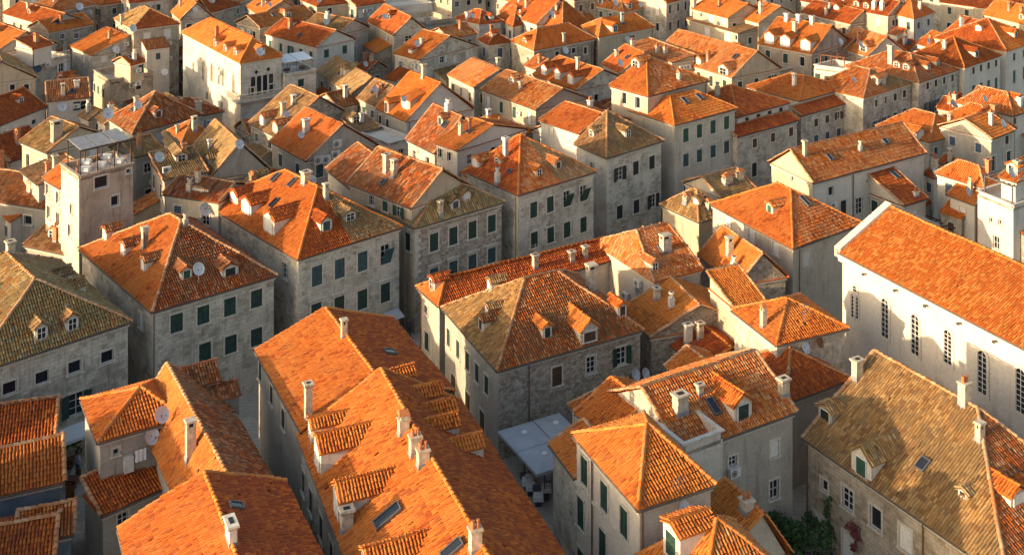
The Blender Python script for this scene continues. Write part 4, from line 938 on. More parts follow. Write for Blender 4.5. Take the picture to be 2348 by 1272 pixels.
# ---------------------------------------------------------------- the quarter behind the street, left part
Hs('low house with brown sloping roof and one white-framed window at the left edge', '01', (412, 655), 8, (-350, 540), 8.2, 'gable', ridge=(150, 400), tile='tile_brown', wall='plaster_grey', wb=[(248, 752, 248, 752, 1, 1.0, .95, 'D', 'blue')])
Hs('low annex with tan shed roof behind the mossy hip roof', '01', (605, 1062), 4.5, (200, 975), 7.4, 'shed', 'B', h=1.4, tile='tile_gold', wall='plaster_grey')
x = Hs('annex with pinkish pan-tile roof and big grey dish on its plaster wall', '01', (1935, 600), 5.5, (1435, 525), 11.6, 'gable', h=1.0, tile='tile_brown', wall='plaster')
x.dish('wB', (1840, 640), .6); x.dormer('B', (1740, 500), 2.6, .5, 'P', roof='shed')
x = Hs('stone house with dull orange sheet-like gable roof and white dish, upper left', '00', (815, 497), 9.5, (619, 410), 9, 'gable', ridge=(1142, 325), tile='tile_orange', wall='stone', wa=[(920, 520, 1050, 490, 2, .9, 1.1, 'PG', 'green')], wb=[(740, 520, 740, 520, 1, .8, 1.2, 'P', 'green')])
x.dish('wA', (1015, 432), .6); x.ac('A', (1110, 390)); x.skylight('B', (970, 305), .5, .9)
x = Hs('tall rubble stone house with lit upper left roof and white shuttered windows', '00', (1172, 262), (1597, 208), 10, 12.5, e1=.35, h=2.2, tile='tile_red', tile2=('B', 'tile_gold'), wall='stone_brown', wa=[(1300, 335, 1480, 305, 2, 1.0, 1.5, 'P', 'green'), (1410, 500, 1410, 500, 1, 1.6, 1.3, 'G', 'green')])
x.ac('A', (1490, 380)); x.ac('A', (1495, 515)); x.chimney('B', (1080, 200), .7, .6, 1.3, 0)
x = Hs('stone house with red gable roof and dish on its wall at upper left edge', '00', (-60, 480), 9, (-420, 330), 9.2, 'gable', ridge=(232, 292), tile='tile_orange', wall='plaster_grey')
x.dish('wA', (205, 385), .65)
U5 = Hs('stone house with white penthouse wall and balustraded terrace, upper left', '00', (272, 575), (640, 492), 8, 8.8, 'flat', wall='stone', wa=[(540, 600, 540, 600, 1, .9, 1.3, 'O', 'frame'), (360, 610, 360, 610, 1, .5, .8, 'D', 'brown')]); U5.dish('wA', (318, 605), .55, col='blue')
Hs('little white penthouse with red lean-to roof on the balustraded terrace', '00', (285, 440), (475, 392), 4, 11.3, 'shed', 'A', h=1.1, tile='tile_red', wall='plaster_white', z0=8.6)
Hs('cream house with mossy ochre hip roof at the left edge', '00', (-330, 770), (330, 690), 9, 8.2, ridge=(40, 548), tile='tile_ochre', wall='plaster_yellow', wa=[(110, 775, 235, 772, 2, .75, .9, 'D', 'brown')])
Hs('white house with long red roof sloping to the right at the left edge', '00', (-320, 1240), (418, 945), 8, 6.6, 'gable', 'A', h=2.3, tile='tile_red', wall='plaster_white', wa=[(300, 1080, 300, 1080, 1, .9, .7, 'D', 'brown')])
x = Hs('white house with arched glazed loggia and reddish roof, left of the brown hip roof', '00', (415, 905), (800, 862), 6.5, 7.4, 'gable', 'A', h=2.0, tile='tile_brown', wall='plaster_white', wa=[(725, 935, 725, 935, 1, 2.0, 1.3, 'G', 'frame')]); x.dish('wA', (548, 935), .65)
U9 = Hs('yellow stone house with roof terrace and three windows on its shaded side', '00', (962, 735), (1370, 660), (812, 640), 8.4, 'flat', wall='stone_brown', wallb='plaster_yellow', wb=[(825, 765, 915, 825, 3, .75, 1.2, 'S', 'green'), (985, 985, 985, 985, 1, .8, 1.3, 'S', 'black')], wa=[(1225, 765, 1225, 765, 1, .8, 1.0, 'D', 'blue')], parapet=.3)
U9.ac('A', (1160, 755)); U9.dish('T', (1455, 635), .5, .8)
Hs('cream upper storey with small red roof on the yellow house terrace', '00', (1150, 580), (1290, 545), 4, 10.8, 'gable', 'A', h=.9, tile='tile_red', wall='plaster_yellow', z0=8.1, wa=[(1258, 600, 1258, 600, 1, .9, 1.3, 'S', 'green')])
U10 = Hs('house with large brown weathered hip roof and small brick dormer', '00', (1165, 1188), (1790, 1015), (950, 1050), 8.2, e1=.5, h=3.2, tile='tile_brown', wall='plaster_grey'); U10.dormer('A', (1400, 1040), 1.2, .9, 'S', 'brown')
x = Hs('low house with tan gable and green window right of the brown hip roof', '00', (1500, 1085), (1985, 985), 7, 7.3, ridge=(1620, 880), rd='A', tile='tile_brown', wall='plaster_yellow'); x.chimney('A', (1755, 1000), .8, .7, 1.6, 0); x.dormer('A', (1590, 1050), 1.6, 1.2, 'S', 'green')
x = Hs('house with half-lit striped orange hip roof below the green-windowed gable', '01', (1590, 108), (1895, 15), (1430, -10), 7.6, rd='A', ridge=(1690, -130), tile='tile_orange', wall='plaster'); x.chimney('R', (2015, -30), .8, .7, 1.7, 1); x.chimney('B', (1480, 120), .5, .5, 1, 0)
x = Hs('house with lit yellowish gable roof, behind the skylit orange roof', '01', (1840, 400), 7, (1640, 170), 8.2, 'gable', ridge=(2120, 70), tile='tile_gold', wall='plaster_grey'); x.dish('B', (2118, 80), .5, .9); x.dormer('B', (1830, 260), 1.7, .9, 'D', 'blue', tile='tile_ochre')
x = Hs('low house with grey roofs and wall unit between pink tower and orange roof', '01', (1440, 400), (1850, 330), 7, 9.3, 'shed', 'A', h=.9, tile='tile_ochre', wall='plaster_grey'); x.dish('A', (1410, 190), .55, .9); x.ac('A', (1470, 300))
Hs('narrow ochre tile strip house beside the pink tower', '01', (1190, 200), (1450, 130), 6, 9.5, 'gable', 'A', h=1.1, tile='tile_ochre', wall='plaster_grey')
x = Hs('house with lit yellow roof patch and large pink chimney behind the pink tower', '01', (410, 160), 7, (170, 60), 12.0, 'gable', ridge=(700, -70), tile='tile_gold', wall='plaster_yellow', tile2=('R', 'tile_brown')); x.chimney('B', (500, 40), 1.3, .8, 2.0, 1, 'plaster_pink'); x.dish('B', (958, -195), .6, 1.2)
x = Hs('house with dark red roof and big skylight at the left edge', '01', (90, 240), (440, 110), 7, 8.0, 'gable', 'A', h=2.2, tile='tile_red', wall='plaster_white'); x.skylight('A', (290, 100), 1.5, .9)
Hs('house with ochre roof corner at left edge below the white house', '01', (-40, 380), (100, 350), 6, 8.0, 'gable', 'A', h=1.2, tile='tile_ochre', wall='plaster')
Hs('stone house with two narrow tiled sheds beside the pink tower', '01', (330, 440), 4.5, (180, 320), 10.5, 'shed', 'B', h=1.0, tile='tile_gold', wall='plaster')
# top left corner
Hs('stone house with grey and red double roof in the top left corner', '00', (410, 235), 7, (20, 120), 9.6, 'gable', h=1.6, tile='tile_red', wall='stone')
x = Hs('stone house with dish and red roof along the top left', '00', (420, 120), (840, 40), 8, 10.4, ridge=(560, -40), rd='A', tile='tile_mix', wall='stone_brown', wa=[(535, 140, 535, 140, 1, .9, .8, 'G', 'green'), (690, 115, 690, 115, 1, .8, .8, 'G', 'green')]); x.dish('wA', (690, 55), .7); x.ac('A', (780, 110))
Hs('low stone house with small blue windows below the stone house with dish', '00', (430, 290), (830, 215), 7, 9.0, 'gable', 'A', h=1.5, tile='tile_orange', wall='stone_brown', wa=[(550, 325, 675, 320, 2, .8, .9, 'G', 'blue')])
Hs('yellow stone house with orange roof at the top left', '00', (890, 50), (1140, 10), 8, 9.8, 'hip', ridge=(980, -60), rd='A', tile='tile_orange', wall='stone_brown')
Hs('grey stone house at the top behind the tall rubble house', '00', (1140, 30), (1500, -10), 9, 10.5, 'gable', 'A', h=2, tile='tile_red', wall='stone')
Hs('stone house with lit orange gable and cream verge right of the tall rubble house', '00', (1590, 180), 9, (1510, 110), 9.0, 'gable', ridge=(1740, 30), tile='tile_orange', wall='stone')
Hs('stone house with dark brown roof at the top beside the green tree', '00', (1850, 120), (2130, 40), 8, 9.0, 'hip', rd='A', e1=.25, h=1.8, tile='tile_red', wall='stone_brown', wa=[(2110, 100, 2110, 100, 1, .6, 1.2, 'D', 'brown')])
Hs('tan house with dark doors at the top left of the ruined wall', '00', (2110, 20), (2250, -20), 8, 9.5, 'gable', 'A', h=1.5, tile='tile_mix', wall='stone_brown')
# the gothic palace
U1 = Hs('pale stone palace with pointed gothic windows, corner balcony and orange hip roof', '00', (2118, 562), (2506, 497), (1602, 290), 12.4, ridge=(2230, 345), tile='tile_orange', wall='stone_white', name='palace', cat='palace', cap='ridge_orange', wb=[(1710, 590, 1795, 615, 2, .6, 1.3, 'D', 'brown'), (1830, 850, 1960, 940, 2, .8, 1.2, 'D', 'brown')])
for f_, q in (('B', (1900, 410)), ('B', (1990, 460)), ('B', (2080, 490)), ('A', (2315, 490))): U1.dormer(f_, q, 1.1, 1.0, 'G')
UT = Hs('pale stone terrace building with two white awnings beside the gothic palace', '10', (275, 680), (575, 632), 7, 9.6, 'flat', wall='stone_white', parapet=.2)
Hs('red roofed house with white gable behind the terrace with awnings', '10', (560, 420), 8, (100, 300), 10.2, 'gable', h=2, tile='tile_red', wall='plaster_white')
# ---------------------------------------------------------------- upper middle
Hs('tan ruined house with arched wall and green window at the top', '10', (60, 250), (560, 150), 7, 10.5, 'gable', 'A', h=1.5, tile='tile_mix', wall='stone_brown', wa=[(370, 255, 370, 255, 1, .8, 1.2, 'S', 'green'), (210, 130, 210, 130, 1, .7, .9, 'G', 'green')])
Hs('lit orange gabled house beside the tree at the top', '10', (60, 150), 7, (-60, 60), 10, 'gable', ridge=(265, 10), tile='tile_orange', wall='stone_brown')
Hs('tall tan house with red roof and blue window at the top', '10', (560, 60), (905, 20), 8, 12.2, 'hip', ridge=(690, -60), rd='A', tile='tile_red', wall='plaster_yellow', wa=[(680, 100, 680, 100, 1, .9, 1.1, 'D', 'blue')])
Hs('grey white house with tall windows at the top middle', '10', (910, 60), (1170, 20), 8, 12, 'gable', 'A', h=1.5, tile='tile_red', wall='plaster_grey', wa=[('auto', 3, 2, .8, 1.2, 'P', 'green')])
x = Hs('windowless ashlar gabled house with two white chimneys, upper middle', '10', (752, 310), (1035, 240), 9, 9.6, 'gable', h=1.9, tile='tile_gold', wall='ashlar', wallb='plaster_yellow', wa=[(785, 475, 785, 475, 1, .7, .9, 'P', 'brown')])
x.chimney('B', (825, 260), .9, .8, 2.0, 3, 'chimney_white'); x.chimney('B', (890, 245), .8, .7, 1.3, 0, 'chimney_white')
x = Hs('stone house with red roof, two white dormers and stone gable, upper middle', '10', (1240, 318), 10, (1010, 190), 9.8, 'gable', ridge=(1400, 158), tile='tile_red', wall='stone', wallb='plaster_yellow', wa=[(1375, 265, 1375, 265, 1, 1.2, 1.1, 'G', 'green')], wb=[(1190, 480, 1190, 480, 1, .9, 1.8, 'D', 'brown')])
for q in ((1100, 260), (1190, 295)): x.dormer('B', q, 1.2, 1.0, 'G')
x = Hs('stone house with plain orange slope, skylit hatch and broad stone gable, upper middle', '10', (1475, 535), (2000, 405), (1238, 472), 9.0, 'gable', ridge=(1725, 325), tile='tile_red', wall='stone', tile2=('B', 'tile_orange'), wa=[(1670, 445, 1670, 445, 1, 1.0, 1.1, 'O', 'frame'), (1670, 570, 1900, 480, 3, .8, 1.1, 'OPP', 'frame')], wb=[(1310, 570, 1310, 570, 1, .8, .9, 'G', 'green')])
x.dormer('B', (1390, 475), 1.0, .7, 'P', roof='shed'); x.chimney('B', (1580, 265), .6, .5, 1.0, 0)
Hs('house with ochre moss-grown roof below the windowless ashlar gable', '10', (870, 840), 8, (560, 640), 7.6, 'gable', ridge=(1050, 690), tile='tile_ochre', wall='plaster_grey').dormer('B', (905, 850), 1.5, 1.1, 'P', tile='tile_ochre')
x = Hs('house with smooth ochre slope and one skylight, left of the bright orange gable', '10', (1092, 948), 7, (925, 872), 7.4, 'gable', ridge=(1250, 772), tile='tile_gold', wall='plaster_grey'); x.skylight('B', (1068, 815), .5, .9)
TH = Hs('pinkish white gabled house with vivid orange roof and lit cream dormer, upper middle', '10', (1350, 1078), (1960, 960), (1090, 962), 8.2, 'gable', ridge=(1668, 738), tile='tile_orange', wall='plaster_white', wallb='plaster_grey', tile2=('R', 'tile_red'), cap='ridge_orange', wa=[(1550, 925, 1475, 1110, 2, .7, 1.0, 'DS', 'green')], wb=[(1125, 1055, 1190, 1090, 2, .7, 1.1, 'SS', 'brown')])
TH.dormer('B', (1350, 965), 2.2, 1.3, 'P', roof='shed', wall='plaster_yellow', slope=.3); TH.dormer('B', (1180, 1000), 1.1, 1.5, 'S', 'brown', wall='plaster_yellow'); TH.chimney('B', (1510, 690), .7, .6, 1.9, 0, 'chimney_plaster')
x = Hs('house with lit ochre-orange slope and two white dormers, right of the gothic palace', '10', (205, 1215), 8, (-40, 1090), 7.4, 'gable', ridge=(585, 862), tile='tile_gold', wall='rubble'); x.dormer('B', (80, 1110), 1.3, 1.2, 'P', tile='tile_brown'); x.dormer('B', (195, 1175), 1.3, 1.2, 'P', tile='tile_brown'); x.skylight('B', (395, 855), .6, .6); x.ac('A', (375, 1115))
Hs('low house with dull pink roof and antenna between ochre slopes', '10', (750, 960), (945, 915), 6, 6.6, 'gable', 'A', h=1.4, tile='tile_brown', wall='plaster').dish('A', (668, 920), .5, .9)
x = Hs('house with plain red slope and gable wall full of air conditioners', '11', (470, 235), 8, (150, 60), 7.6, 'gable', ridge=(800, -90), tile='tile_red', tile2=('B', 'tile_orange'), wall='plaster_grey')
for q in ((735, 72), (570, 215), (640, 210), (722, 165)): x.ac('A', q, 1.1, .9)
x.chimney('B', (795, -80), .9, .7, 1.8, 0, 'chimney_white')
x = Hs('low white flat-roofed block with dish on its long wall, middle', '10', (1200, 1278), 4, (850, 1140), 7.2, 'flat', wall='plaster_white'); x.dish('T', (885, 1220), .55, .8)
Hs('low house with coarse dark-and-cream tiled roof above the white flat block', '10', (930, 1180), (1130, 1130), 4, 7.2, 'shed', 'A', h=.9, tile='tile_ochre', wall='plaster')
x = Hs('house with brown tile slope and square skylight, left of the smooth orange gable', '11', (1600, 165), 7.5, (1350, 40), 9.2, 'gable', ridge=(1850, -160), tile='tile_brown', wall='plaster'); x.skylight('B', (1705, -85), .9, .9); x.chimney('B', (1725, -190), .8, .8, 1.5, 3, 'chimney_white')
x = Hs('white house with smooth orange gable slope and three white chimneys, middle', '11', (1805, 142), 8.5, (1602, 72), 11.0, 'gable', ridge=(2130, -85), tile='tile_red', wall='plaster_white', tile2=('B', 'tile_orange'), cap='ridge_orange', wb=[(1655, 160, 1735, 190, 2, .6, 1.0, 'D', 'black')])
Hs('house with mottled lit slope and crooked ridge, middle of the upper picture', '10', (1950, 778), 7, (1715, 665), 8.6, 'gable', ridge=(2180, 622), tile='tile_mix', wall='plaster').chimney('R', (2250, 650), .7, .6, 1.5, 1)
x = Hs('house with mottled bright slope above lit cream wall with wall unit', '20', (262, 975), 8.5, (-228, 792), 8.8, 'gable', ridge=(505, 788), tile='tile_mix', wall='plaster_grey', wallb='plaster_yellow'); x.ac('B', (125, 1000)); x.chimney('B', (485, 770), .5, .5, 1, 0)
V2 = Hs('stone house with three white-fronted dormers in a row on a red roof', '20', (620, 802), 8.5, (235, 665), 8.2, 'gable', ridge=(862, 622), tile='tile_red', tile2=('B', 'tile_orange'), wall='stone', wa=[(800, 865, 800, 865, 1, .8, 1.0, 'D', 'brown')])
for q in ((335, 665), (455, 705), (570, 750)): V2.dormer('B', q, 1.3, 1.3, 'P', rh=.45)
x = Hs('stone house with low orange pyramid roof and dish under its eave, upper middle', '20', (245, 450), (790, 345), (38, 362), 9.4, rd='A', ridge=(278, 258), tile='tile_orange', wall='stone_brown', wa=[(455, 480, 600, 450, 2, .9, .9, 'D', 'brown'), (705, 450, 705, 450, 1, .8, 1.2, 'D', 'black')], wb=[(195, 530, 195, 530, 1, .7, 1.0, 'D', 'brown')]); x.dish('wA', (512, 440), .6); x.chimney('A', (512, 380), .5, .4, 1.6, 0)
Hs('house with steep pointed orange roof, top middle', '20', (500, 290), (760, 215), (250, 205), 9.5, 'pyr', ridge=(515, 5), tile='tile_orange', wall='plaster')
x = Hs('tan house with broad orange hip roof, two ridges and one dormer, upper middle', '20', (820, 332), (1322, 242), (665, 235), 9.8, rd='A', ridge=(850, 165), tile='tile_orange', wall='plaster_yellow', wa=[(1120, 345, 1120, 345, 1, 1.0, 1.2, 'G', 'green')]); x.dormer('A', (965, 290), 1.3, 1.2, 'G'); x.dish('wA', (1062, 345), .6)
Hs('house with plain red slope below lit coping wall with chimneys', '20', (1010, 650), 9, (845, 570), 9.0, 'gable', ridge=(1225, 470), tile='tile_red', wall='plaster')
x = Hs('low coping wall house with row of small lit chimneys behind the pyramid roof', '20', (1465, 555), 4.5, (1060, 400), 10.0, 'shed', 'B', h=.6, tile='tile_mix', wall='plaster_yellow')
for q in ((1340, 470), (1410, 480), (1120, 420)): x.chimney('B', q, .7, .6, 1.2, 2, 'chimney_plaster')
V5 = Hs('long house with mottled sun-flecked roof and white dormer, upper right', '20', (1995, 692), 9, (1310, 480), 9.0, 'gable', ridge=(2222, 455), tile='tile_mix', wall='plaster_yellow'); V5.dormer('B', (1920, 665), 2.0, 1.1, 'G'); V5.dormer('B', (1700, 570), 1.2, .9, 'P'); V5.skylight('B', (2030, 510)); V5.skylight('B', (1640, 500))
x = Hs('house with orange roof and two dormers at the top middle', '20', (1045, 108), (1385, 40), (790, 55), 9.8, rd='A', ridge=(1000, -60), tile='tile_mix', wall='stone_brown'); x.dormer('A', (1095, 80), 1.2, 1.0, 'G'); x.dormer('B', (835, 40), 1.2, 1.0, 'G')
Hs('stone house with narrow green window below the two-dormered roof at the top', '20', (1100, 110), (1412, 75), 7, 8.8, 'gable', 'A', h=1.4, tile='tile_red', wall='stone', wa=[(1340, 195, 1340, 195, 1, .6, 1.1, 'S', 'green')])
Hs('grey stone building with tall shutters at the top right of centre', '20', (1420, 30), (1640, -20), 9, 11.5, 'gable', 'A', h=2, tile='tile_red', wall='stone', wa=[('auto', 3, 3, .8, 1.6, 'D', 'brown', .6, 3.1)])
x = Hs('cream sunlit house with long orange slope at the top right of centre', '20', (1962, 165), 9, (1640, 80), 10.2, 'gable', ridge=(2140, 38), tile='tile_orange', wall='plaster_yellow', wb=[(1725, 135, 1725, 135, 1, .6, .8, 'D', 'brown'), (1810, 150, 1920, 180, 2, 1.2, 1.2, 'P', 'green')], cap='ridge_orange'); x.chimney('B', (1665, 70), .7, .6, 1.4, 0); x.chimney('B', (1770, 150), .6, .5, 1.3, 0, 'chimney_brick')
Hs('long low cream building with white doors below the cream sunlit house', '20', (2050, 300), 6, (1590, 170), 8.2, 'shed', 'B', h=.8, tile='tile_ochre', wall='plaster_yellow', wb=[(1780, 290, 1960, 340, 2, 1.4, 1.6, 'P', 'green'), (2035, 335, 2035, 335, 1, .7, .9, 'D', 'brown')])
x = Hs('cream house with sunlit white shutters and orange slope, right of the long cream building', '20', (2232, 208), 9, (2055, 160), 9.6, 'gable', ridge=(2430, 60), tile='tile_orange', wall='plaster_yellow', wb=[(2110, 220, 2185, 240, 2, 1.0, 1.3, 'P', 'green'), (2120, 400, 2120, 400, 1, 1.3, .9, 'P', 'green')])
Hs('red roofed house with crossing ridges at the top, left of the pointed roof', '20', (60, 240), (260, 190), (-90, 160), 9.2, 'hip', ridge=(100, 60), tile='tile_red', wall='plaster_white')
Hs('house with white verge and red roof at the top, left of the pointed roof', '20', (270, 220), 9, (-60, 110), 10.0, 'gable', ridge=(480, 0), tile='tile_red', wall='plaster_white')
x = Hs('red hip roofed house with white chimney and solar panel at the top middle', '10', (2000, 215), (2220, 190), (1780, 165), 9.5, 'hip', e1=.4, h=1.8, tile='tile_red', wall='plaster_white', wa=[('auto', 4, 1, .6, .7, 'P', 'blue', .3, 3)]); x.chimney('B', (1900, 170), .8, .7, 1.2, 0, 'chimney_white'); x.skylight('A', (2135, 85), 1.6, 1.0)
Hs('dark red roofed house above the broad stone gable, upper middle', '10', (2080, 400), (2290, 370), (1985, 350), 9.0, 'hip', e1=.4, h=1.4, tile='tile_red', wall='stone')
Hs('house with small bumpy orange roof behind the broad stone gable', '10', (1740, 350), (1985, 300), 6, 9.3, 'gable', 'A', h=1.3, tile='tile_mix', wall='plaster_yellow')
x = Hs('house with yellow terrace wall and blue pots at the top middle', '10', (1490, 230), (1780, 190), 8, 9.0, 'flat', wall='plaster_yellow', parapet=.5); x.chimney('T', (1540, 220), 1.0, .8, 1.2, 0)
Hs('house with blue-grey graffiti-like wall at the top middle', '10', (1160, 90), (1600, 50), 8, 10.5, 'flat', wall='plaster_white', parapet=.4)
# ---------------------------------------------------------------- upper right
W1 = Hs('house with vivid orange-red slope, four ridge chimneys and white dormers, upper right', '30', (440, 480), 9, (-40, 390), 9.2, 'gable', ridge=(615, 235), tile='tile_orange', wall='plaster_pink', cap='ridge_orange')
for q in ((60, 392), (200, 420), (380, 455)): W1.dormer('B', q, 1.7, 1.6, 'P', rh=.5)
for q in ((215, 190), (320, 200), (440, 215)): W1.chimney('B', q, .8, .7, 1.3, 0, 'chimney_white')
W1.chimney('B', (605, 330), .8, .7, 2.4, 0, 'chimney_plaster')
WT = Hs('pink and white terrace house with tiled pergola, upper right', '30', (740, 642), (935, 592), (435, 600), 9.4, 'flat', wall='plaster_white', parapet=.4, wb=[(490, 672, 655, 715, 3, .8, .7, 'S', 'green')])
Hs('stone lower house with dark roof hatch behind the smooth orange hip roof', '30', (100, 650), 5, (-60, 610), 8.2, 'flat', wall='plaster_yellow')
x = Hs('long stone house with red roof along the top right', '30', (778, 215), 8, (340, 110), 8.4, 'gable', ridge=(900, 100), tile='tile_red', wall='stone_brown')
Hs('long house with red dormered roof along the upper right edge of the picture', '30', (780, 100), 9, (330, 5), 10.0, 'gable', ridge=(960, 0), tile='tile_red', wall='stone')
x = Hs('house with sunlit cream wall and white chimneys at the top right', '30', (1112, 145), 8, (775, 82), 10.2, 'gable', ridge=(1220, 20), tile='tile_red', wall='plaster_grey', wallb='plaster_yellow')
for q in ((990, 80), (1060, 85)): x.chimney('B', q, .9, .8, 1.6, 3, 'chimney_white')
x.dormer('B', (830, 60), 1.1, .9, 'G'); x.dormer('B', (915, 75), 1.1, .9, 'G')
Hs('house with sun-flecked mottled roof and round-headed white dormer, upper right', '30', (930, 500), 8, (650, 410), 8.2, 'gable', ridge=(1105, 330), tile='tile_mix', wall='plaster_white').dormer('B', (890, 460), 1.8, 1.1, 'G')
Hs('small grey gabled house with white window left of the flecked roof', '30', (690, 470), 6, (560, 425), 7.8, 'gable', h=2, tile='tile_red', wall='plaster_grey')
x = Hs('white house with vivid orange roof end at the top right', '30', (1340, 172), (1525, 110), (1135, 118), 10.2, ridge=(1310, -10), tile='tile_orange', wall='plaster_white'); x.chimney('R', (1440, 40), .8, .7, 1.3, 3, 'chimney_white')
x = Hs('house with plain red roof, two white chimneys and white gable, upper right', '30', (1530, 440), 9, (1350, 382), 9.2, 'gable', ridge=(1690, 330), tile='tile_red', wall='plaster_white')
Hs('long beige building with red roof along the top right edge', '30', (2225, 112), 9, (1560, 20), 9.2, 'gable', ridge=(2330, 0), tile='tile_red', wall='plaster_yellow')
Hs('beige house at the top right corner under the long beige building', '30', (2400, 240), 9, (1950, 130), 8.8, 'gable', ridge=(2520, 100), tile='tile_orange', wall='plaster_yellow')
Hs('house with dark red roof and white dormer in the upper right', '30', (1880, 370), 9, (1600, 290), 9.0, 'gable', h=2.4, tile='tile_red', wall='plaster_white')
# right, between street row and church
X1 = Hs('long white house with split orange roof and sunlit cream left gable, right of centre', '31', (445, 428), (1450, 158), (58, 240), 9, 'gable', 'A', ridge=(365, 132), tile='tile_mix', wall='plaster_white', wallb='plaster_yellow', wa=[(605, 495, 605, 495, 1, .8, 1.0, 'D', 'black'), (855, 625, 855, 625, 1, 1.1, 1.8, 'G', 'green'), (715, 640, 715, 640, 1, .9, 1.6, 'S', 'black'), (930, 410, 930, 410, 1, .4, .5, 'D', 'brown')], wb=[(265, 245, 265, 245, 1, .5, .7, 'D', 'brown')])
X1.skylight('A', (590, 205), .6, .9); X1.skylight('A', (1085, 65), .8, .8); X1.chimney('A', (545, 410), .5, .5, .9, 3, 'chimney_white'); X1.pipe('A', (798, 500)); X1.chimney('A', (375, 190), .5, .5, 1.8, 0)
X1b = Hs('rubble-sided wing with steep orange lean-to roof and one skylight, right of centre', '31', (1250, 628), (1470, 560), 8, 6.2, 'shed', 'A', h=3.4, tile='tile_red', wall='plaster', wallb='rubble'); X1b.skylight('A', (1170, 360), .8, 1.2); X1b.chimney('A', (1360, 545), .8, .4, .6, 2, 'chimney_white')
Hs('small dark red roof with skylight between orange hip roof and cream gable', '31', (480, 560), 4.5, (110, 420), 6.6, 'gable', h=1.2, tile='tile_red', wall='plaster').skylight('B', (340, 455), .6, 1.1)
for i, (c, r, l, rg) in enumerate((((1515, 385), (1690, 335), (1420, 340), (1590, 320)), ((1740, 345), (1850, 305), (1560, 240), (1760, 265)))):
    Hs(('small white gabled cottage with red roof, nearer one of the pair right of the lean-to', 'small white gabled cottage with red roof, farther one of the pair right of the lean-to')[i], '31', c, r, l, 6.0, 'gable', ridge=rg, tile='tile_red', wall='plaster_white')
x = Hs('grey house with orange roof and skylight in front of the pale stone row, right', '30', (1480, 1262), (1872, 1142), 8, 7.6, e1=.3, h=2, tile='tile_orange', wall='plaster_grey', wa=[('auto', 3, 2, .8, 1.1, 'D', 'brown')]); x.skylight('A', (1615, 1130)); x.dormer('A', (1400, 1230), 1.5, 1.0, 'P')
x = Hs('house with many-hipped orange roof and lit dormers near the right edge', '30', (2050, 1195), (2250, 1132), 8, 8.4, e1=.4, h=2.4, tile='tile_orange', wall='plaster'); x.dormer('B', (1930, 1090), 1.6, 1.1, 'S', 'green', tile='tile_red')
Hs('lit orange gabled house behind the many-hipped roof near the right edge', '30', (2060, 1010), 8, (1770, 940), 8.6, 'gable', h=2, tile='tile_orange', wall='plaster_white')
Hs('house with orange roof at the right edge below the blue-shuttered row', '30', (2220, 1030), (2420, 960), 8, 9.2, e1=.3, h=2, tile='tile_mix', wall='plaster_white', wa=[(2215, 1075, 2215, 1075, 1, .7, .8, 'S', 'black')])
Hs('pale grey house with dark doorway at the right edge', '31', (2030, 40), (2230, -40), 7, 9, 'gable', 'A', h=1.6, tile='tile_orange', wall='plaster_grey', wa=[(2160, 40, 2160, 40, 1, .9, 1.1, 'S', 'black'), (2175, 210, 2175, 210, 1, 1.0, 1.9, 'S', 'black'), (1960, 290, 1960, 290, 1, 1.0, 1.9, 'D', 'black')])
X5 = Hs('modern white block with roof terrace beside pergola at the right edge', '31', (2222, 655), (2500, 560), (1878, 512), 9.2, 'flat', wall='plaster_white', parapet=.25, wb=[(2020, 750, 2100, 770, 2, .4, .5, 'D', 'brown'), (2070, 950, 2070, 950, 1, .8, 1.3, 'G', 'green')])
Hs('white penthouse with bright orange roof on the right edge terrace', '31', (2250, 420), 6, (2085, 370), 11.6, 'gable', ridge=(2340, 300), tile='tile_orange', wall='plaster_white', z0=9)
Hs('small orange roofed house behind pergola near the right edge', '31', (1880, 620), 5, (1635, 530), 6.4, 'gable', ridge=(1960, 480), tile='tile_orange', wall='plaster_white')
Hs('white house with orange roof behind the modern white block', '31', (1960, 470), (2140, 400), 6, 7.8, 'hip', e1=.3, h=1.5, tile='tile_orange', wall='plaster_white')

drn = random.Random(3)
for x in HOUSES[N0:]:
    x.decorate(drn)
    if x.z0 == 0 and x.C.y < 205 and x not in (U1, UT):
        for sd in 'AB':
            if drn.random() < .42: a = drn.uniform(0, .45); x.annex(sd, a, min(1, a + drn.uniform(.35, .6)), drn.uniform(1.6, 3.4), drn.uniform(1.8, 3.0), drn)
for x in (FR1, FR3, FR4, FX7, M5b, M6, M7, M8, F2): x.decorate(drn)
# last rows, cut by the top edge of the picture
ORD = 'first second third fourth fifth sixth seventh eighth ninth tenth eleventh twelfth thirteenth fourteenth fifteenth sixteenth seventeenth eighteenth nineteenth'.split()
LAST = ['tiled house at the top edge, %s from left in the %s row' % (ORD[k // 2], ('second-last', 'last')[k % 2]) for k in range(38)]
for k in range(38):
    row = k % 2; Y = (226, 241)[row] + drn.uniform(-2, 2); X = -.5 * Y + (k // 2) * 12.6 + row * 6; z = 8.5 + drn.uniform(-1, 1.5)
    x = Hs(LAST[k], 'F', (CX + F * X / Y, YH + F * (H - z) / Y), drn.uniform(8.5, 11), drn.uniform(9, 12), z, drn.choice(('gable', 'hip')), drn.choice('AB'), h=2.2, e1=.3, ang=drn.uniform(32, 44), tile=drn.choice(('tile_red', 'tile_mix', 'tile_orange', 'tile_brown')), wall=drn.choice(('stone', 'plaster', 'stone_brown', 'plaster_yellow')), group='last row of houses', gut=False)
